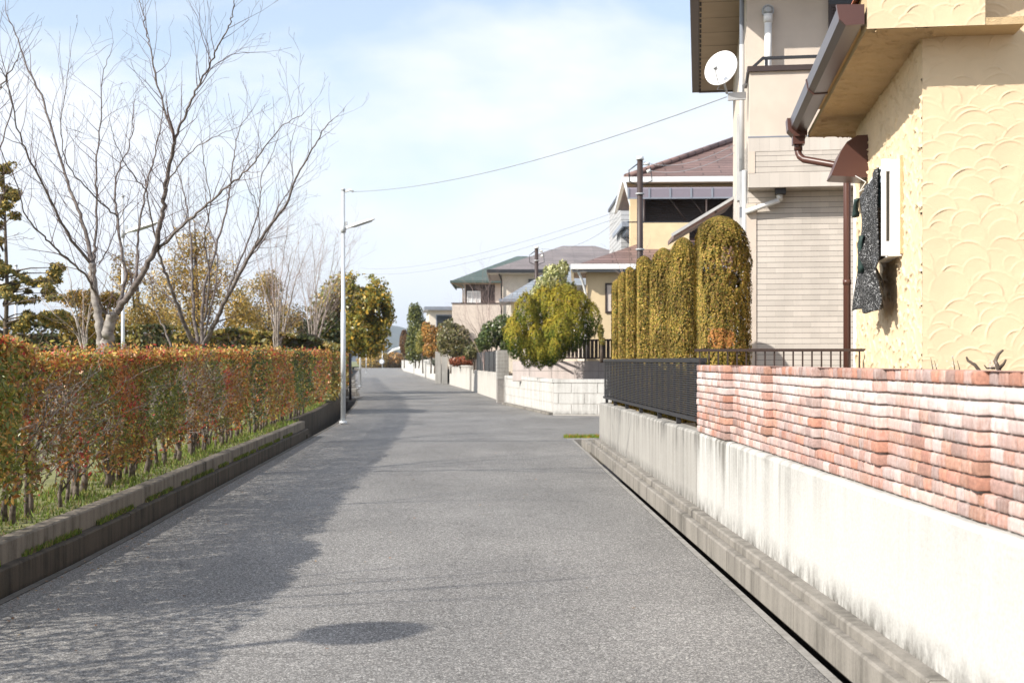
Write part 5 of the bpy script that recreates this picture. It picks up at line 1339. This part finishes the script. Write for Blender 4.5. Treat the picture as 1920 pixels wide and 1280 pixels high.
# pine at the left edge
rp=random.Random(5); pb=[]
for k in range(46):
    yy=rp.uniform(312,618); sp=12+(yy-310)*.16; xx=rp.gauss(4,sp); rx=rp.uniform(8,17); pb.append(B(xx,yy,32+rp.uniform(-1,1),rx,rx*rp.uniform(.45,.8)))
for k in range(16):
    pb.append(B(rp.uniform(30,125),rp.uniform(500,600),32+rp.uniform(-1,1),rp.uniform(12,22),rp.uniform(6,10)))
park_tree('pine_tree','tall sparse pine with olive tufts at the left edge of the park',6,32,pb,30000,.085,[(.34,.25,.07),(.42,.29,.08),(.16,.15,.05),(.09,.10,.04)],[3,2,3,2],(3.0,-.2),.07,.5,26,mat='needle',pine=True)
park_tree('pine_tree','low orange tinged pine branches behind the nearest leafless tree',150,34,[B(150,560,34,35,18),B(185,590,34,40,20),B(120,600,34,40,18),B(205,560,34,25,14),B(160,615,34,50,18)],16000,.08,[(.46,.27,.07),(.30,.23,.07),(.14,.12,.04)],[3,3,2],(2.0,-.1),.08,.5,27,mat='needle',pine=True)
def bank():
    t=thing('shrub_bank','broad dark clipped shrub bank across the back of the park','hedge',(-12,38,.3))
    n=26000; x=RNG.uniform(-26,-5.2,n); top=RNG.random(n)<.45; z=np.where(top,2.7,.4+2.3*RNG.random(n)); 
    nb=vnoise(np.stack([x,z,x*0],1),.8,5); z=z+nb*.35*np.where(top,1,.4); y=np.where(top,38+RNG.uniform(0,2.5,n),38+nb*.5+RNG.random(n)*.25)
    zt=np.interp(x,[-26,-16,-13,-9,-6,-5],[2.9,2.75,2.6,2.5,2.3,1.9]); z=np.minimum(z,zt+nb*.3)
    tn=vnoise(np.stack([x,z,x*0],1),.9,77)+(z-1.6)*.22
    col=np.where((tn>.08)[:,None],pick([(.42,.27,.06),(.30,.24,.065),(.20,.19,.05)],[1,2,2],n),pick([(.05,.06,.018),(.085,.09,.025),(.13,.085,.03)],[3,2,1],n))
    nn=np.stack([x*0,np.where(top,0,-1),np.where(top,1,.2)],1)
    leaf_cloud('foliage',np.stack([x,y,z],1),.17,col,M['leaf'],t,normal=nn,nrand=1.4)
    m=MB(); m.box(-27,-6.2,38.6,40.8,.2,2.42); m.build('solid_core',M['bark_dark'],t)  # solid dark box added inside to stop sky showing through the leaves
    m=MB()
    for k in range(30):
        xx=-25+k*.66; m.tube([(xx,38.8,.25),(xx+random.gauss(0,.1),38.8,1.6)],[.06,.02],5)
    m.build('stems',M['bark_dark'],t)
bank()
# end of the road: golden shrubs and clipped hedge closing the view
def end_shrubs():
    for k,(x,y,wx,wy,pal,lb) in enumerate([(700,672,26,20,GLD,'golden shrub mass closing the road end, left of the far lamp'),(738,675,20,16,ORG,'orange tinted shrubs closing the road end, right of the far lamp'),(757,678,14,16,OLV,'olive shrubs at the far road end beside the white wall')]):
        Y=285+k*3; plant('far_shrub',lb,'shrub',pz(x,690,Y),[B(x,y,Y,wx,wy),B(x-wx*.6,y+4,Y,wx*.6,wy*.7),B(x+wx*.5,y+3,Y,wx*.6,wy*.8)],2600,.45,pal,[3,3,2,1] if len(pal)==4 else None,rough=.3,seed=40+k)
end_shrubs()
m=MB(); m.tube([P(728,664,420),P(738,656,420),P(752,652,420),P(775,651,420)],.5,6); tag(m.build('far_bridge',M['white']),'pale curved bridge rail far off below the blue hill','bridge')

# ------------------------------------------------------------------ lamps, poles and wires
def lamp(x,ybase,Y,H,label,arm=1,head=True,group='galvanised street lamps along the left edge',zb=0,r=.05,headz=.80,ang=0):
    base=Vector(((x-960)/F_*Y,Y,zb)); t=thing('street_lamp',label,'street lamp',tuple(base),group)
    m=MB(); m.tube([base,base+Vector((0,0,H*.48)),base+Vector((0,0,H*.482)),base+Vector((0,0,H))],[r*1.25,r*1.25,r,r*.9],12); m.build('pole',M['galv'],t)
    m=MB(); m.tube([base,base+Vector((0,0,.08))],r*2.0,12); m.build('base_collar',M['galv'],t)
    m=MB(); m.tube([base+Vector((0,0,H-.01)),base+Vector((0,0,H+.04))],[r*1.2,r*.8],12); m.build('pole_cap',M['greyb'],t)
    if head:
        d=Vector((math.cos(ang)*arm,math.sin(ang),0)); hz=H*.835; a=base+Vector((0,0,hz))+d*.08; b=a+d*.72+Vector((0,0,.24)); ax=(b-a).normalized(); sy=Vector((-d.y,d.x,0)).normalized(); up=ax.cross(sy)
        if up.z<0: up=-up
        c=(a+b)/2
        m=MB()
        rings=[]
        for f,w,h in ((0,.05,.05),(.12,.09,.055),(.3,.11,.06),(.7,.11,.05),(.95,.09,.03),(1,.06,.012)):
            q=a+(b-a)*f; rings.append([q-sy*w,q-sy*w*.85+up*h,q+sy*w*.85+up*h,q+sy*w])
        m.rings(rings); hd=m.build('lamp_head',M['whitem'],t)
        m=MB(); rings=[]
        for f,w,h in ((.14,.075,.0),(.3,.09,.03),(.85,.085,.03),(.95,.06,.0)):
            q=a+(b-a)*f-up*.002; rings.append([q-sy*w,q+sy*w,q+sy*w*.8-up*h,q-sy*w*.8-up*h])
        m.rings(rings); m.build('lens',M['greyb'],hd)
        m=MB(); m.tube([base+Vector((0,0,hz-.02)),a],.03,8); m.tube([base+Vector((0,0,hz-.10)),base+Vector((0,0,hz+.06))],r*1.35,10); m.box(a.x-.03,a.x+.03,a.y-.03,a.y+.03,a.z+.08,a.z+.18); m.build('bracket',M['greyb'],t)
    return t
l1=lamp(643.5,795,32.3,5.9,'tall galvanised street lamp in front, its arm over the road')
m=MB(); b=l1.location; m.tube([b+Vector((.05,0,5.86)),b+Vector((.18,0,5.9)),b+Vector((.26,0,5.86))],.03,7); m.build('insulator',M['whitem'],l1)
lamp(675.5,725,78,6.0,'second street lamp post, half hidden by the yellow orange tree')
lamp(686.5,690,168,5.9,'third street lamp post, thin and far, above the far hedge')
l4=lamp(716.8,689,250,5.9,'farthest street lamp with round sign at the road end')
m=MB(); b=l4.location; m.tube([b+Vector((-.1,-.15,1.45)),b+Vector((-.1,-.19,1.45))],[.55,.55],16); m.build('round_sign',M['bluegrey'],l4)
m=MB(); m.tube([b+Vector((-.1,-.2,1.45)),b+Vector((-.1,-.22,1.45))],[.38,.38],16); m.build('sign_face',M['white'],l4)
lamp(230.5,690,29,5.0,'slender park lamp behind the hedge beside the nearest leafless tree',1,True,'park lamps behind the hedge',.31,.032)
lamp(30,690,42,4.4,'far park lamp post behind the pine at the left edge',-1,True,'park lamps behind the hedge',.31,.05)
# unseen park lamp, added and shaped to cast the oval shadow on the road
t_=thing('added_park_lamp','dome headed park lamp added out of sight left of the frame to shadow the near road','street lamp',(-6.45,4.44,.31))
m=MB(); m.tube([(-6.45,4.44,.31),(-6.45,4.44,4.5)],.04,10); m.build('pole',M['galv'],t_)
m=MB(); m.tube([(-6.45,4.44,4.45),(-6.45,4.44,4.50),(-6.45,4.44,4.62),(-6.45,4.44,4.74),(-6.45,4.44,4.80)],[.27,.30,.27,.16,.03],20); m.build('dome_head',M['whitem'],t_)
m=MB(); y=52; x=LX(52)-.25; m.tube([(x,y,0),(x,y,1.9)],.055,8); tag(m.build('ditch_post',M['black_metal']),'dark post standing by the ditch at the hedge end','post')
def service_pole(x,Y,ytop,ybot,label):
    a=P(x,ybot,Y);b=P(x,ytop,Y); t=thing('service_pole',label,'pole',(a.x,a.y,1.0))
    m=MB(); m.tube([(a.x,a.y,1.0),b],[.10,.085],10); m.build('pole',M['dark_brown'],t)
    m=MB(); m.tube([b,b+Vector((0,0,.10))],[.12,.10],10); m.tube([b+Vector((.1,0,-.1)),b+Vector((.28,0,-.12))],.05,7); m.tube([b+Vector((.2,0,-.35)),b+Vector((.3,0,-.3))],.05,7); m.build('insulators',M['whitem'],t)
    m=MB(); r=.32
    m.tube([b+Vector((-.05,0,-.1)),b+Vector((-.32,0,-.3)),b+Vector((-.3,0,-.62)),b+Vector((0,0,-.75)),b+Vector((.35,0,-.6)),b+Vector((.3,0,-.2))],.018,5); m.build('cable_loop',M['black_metal'],t)
    for f in (.35,.75):
        m=MB(); p=a+(b-a)*f; m.tube([p,p+Vector((0,0,.04))],.13,10); m.build('strap',M['greyb'],t)
    return b
p1=service_pole(1200,37,300,560,'dark service pole in front of the yellow tiled house')
p2=service_pole(1006,57,466,560,'small dark service pole in front of the cream house')
def wire(a,b,sag,label,r=.008,n=14):
    m=MB(); a=Vector(a);b=Vector(b); m.tube([a+(b-a)*(i/n)+Vector((0,0,-sag*4*(i/n)*(1-i/n))) for i in range(n+1)],r,5)
    tag(m.build('overhead_wire',M['wire']),label,'wire','overhead wires')
wire(l1.location+Vector((.26,0,5.86)),P(1362,182,17.0),.28,'thin wire from the nearest lamp top to the beige balcony',.008)
wire(p1+Vector((.28,0,-.1)),P(1420,248,22),.25,'upper of two wires rising from the dark service pole',.006)
wire(p1+Vector((.28,0,-.3)),P(1420,262,22),.25,'lower of two wires rising from the dark service pole',.006)
wire(P(680,503,150),P(1160,396,60),.9,'faint far wire crossing the sky above the roofs, upper one',.013)
wire(P(690,513,150),P(1160,408,60),.9,'faint far wire crossing the sky above the roofs, lower one',.013)
wire(p2+Vector((.2,0,0)),P(1155,415,52),.4,'wire from the small service pole to the grey house',.010)

# ------------------------------------------------------------------ air
if True:
    m=MB(); m.box(-3300,3300,-150,5300,-12,160)
    hz=m.build('haze',bpy.data.materials.new('haze')); hz['kind']='stuff'; hz['label']='thin blue winter haze over the whole street'; hz['category']='haze'
    hm=hz.data.materials[0]; hm.use_nodes=True; t=hm.node_tree; t.nodes.clear()
    o=N(t,'ShaderNodeOutputMaterial'); v=N(t,'ShaderNodeVolumePrincipled'); v.inputs['Color'].default_value=(.72,.82,.95,1); v.inputs['Density'].default_value=.00016; v.inputs['Anisotropy'].default_value=.2
    Lk(t,v.outputs[0],o.inputs['Volume'])
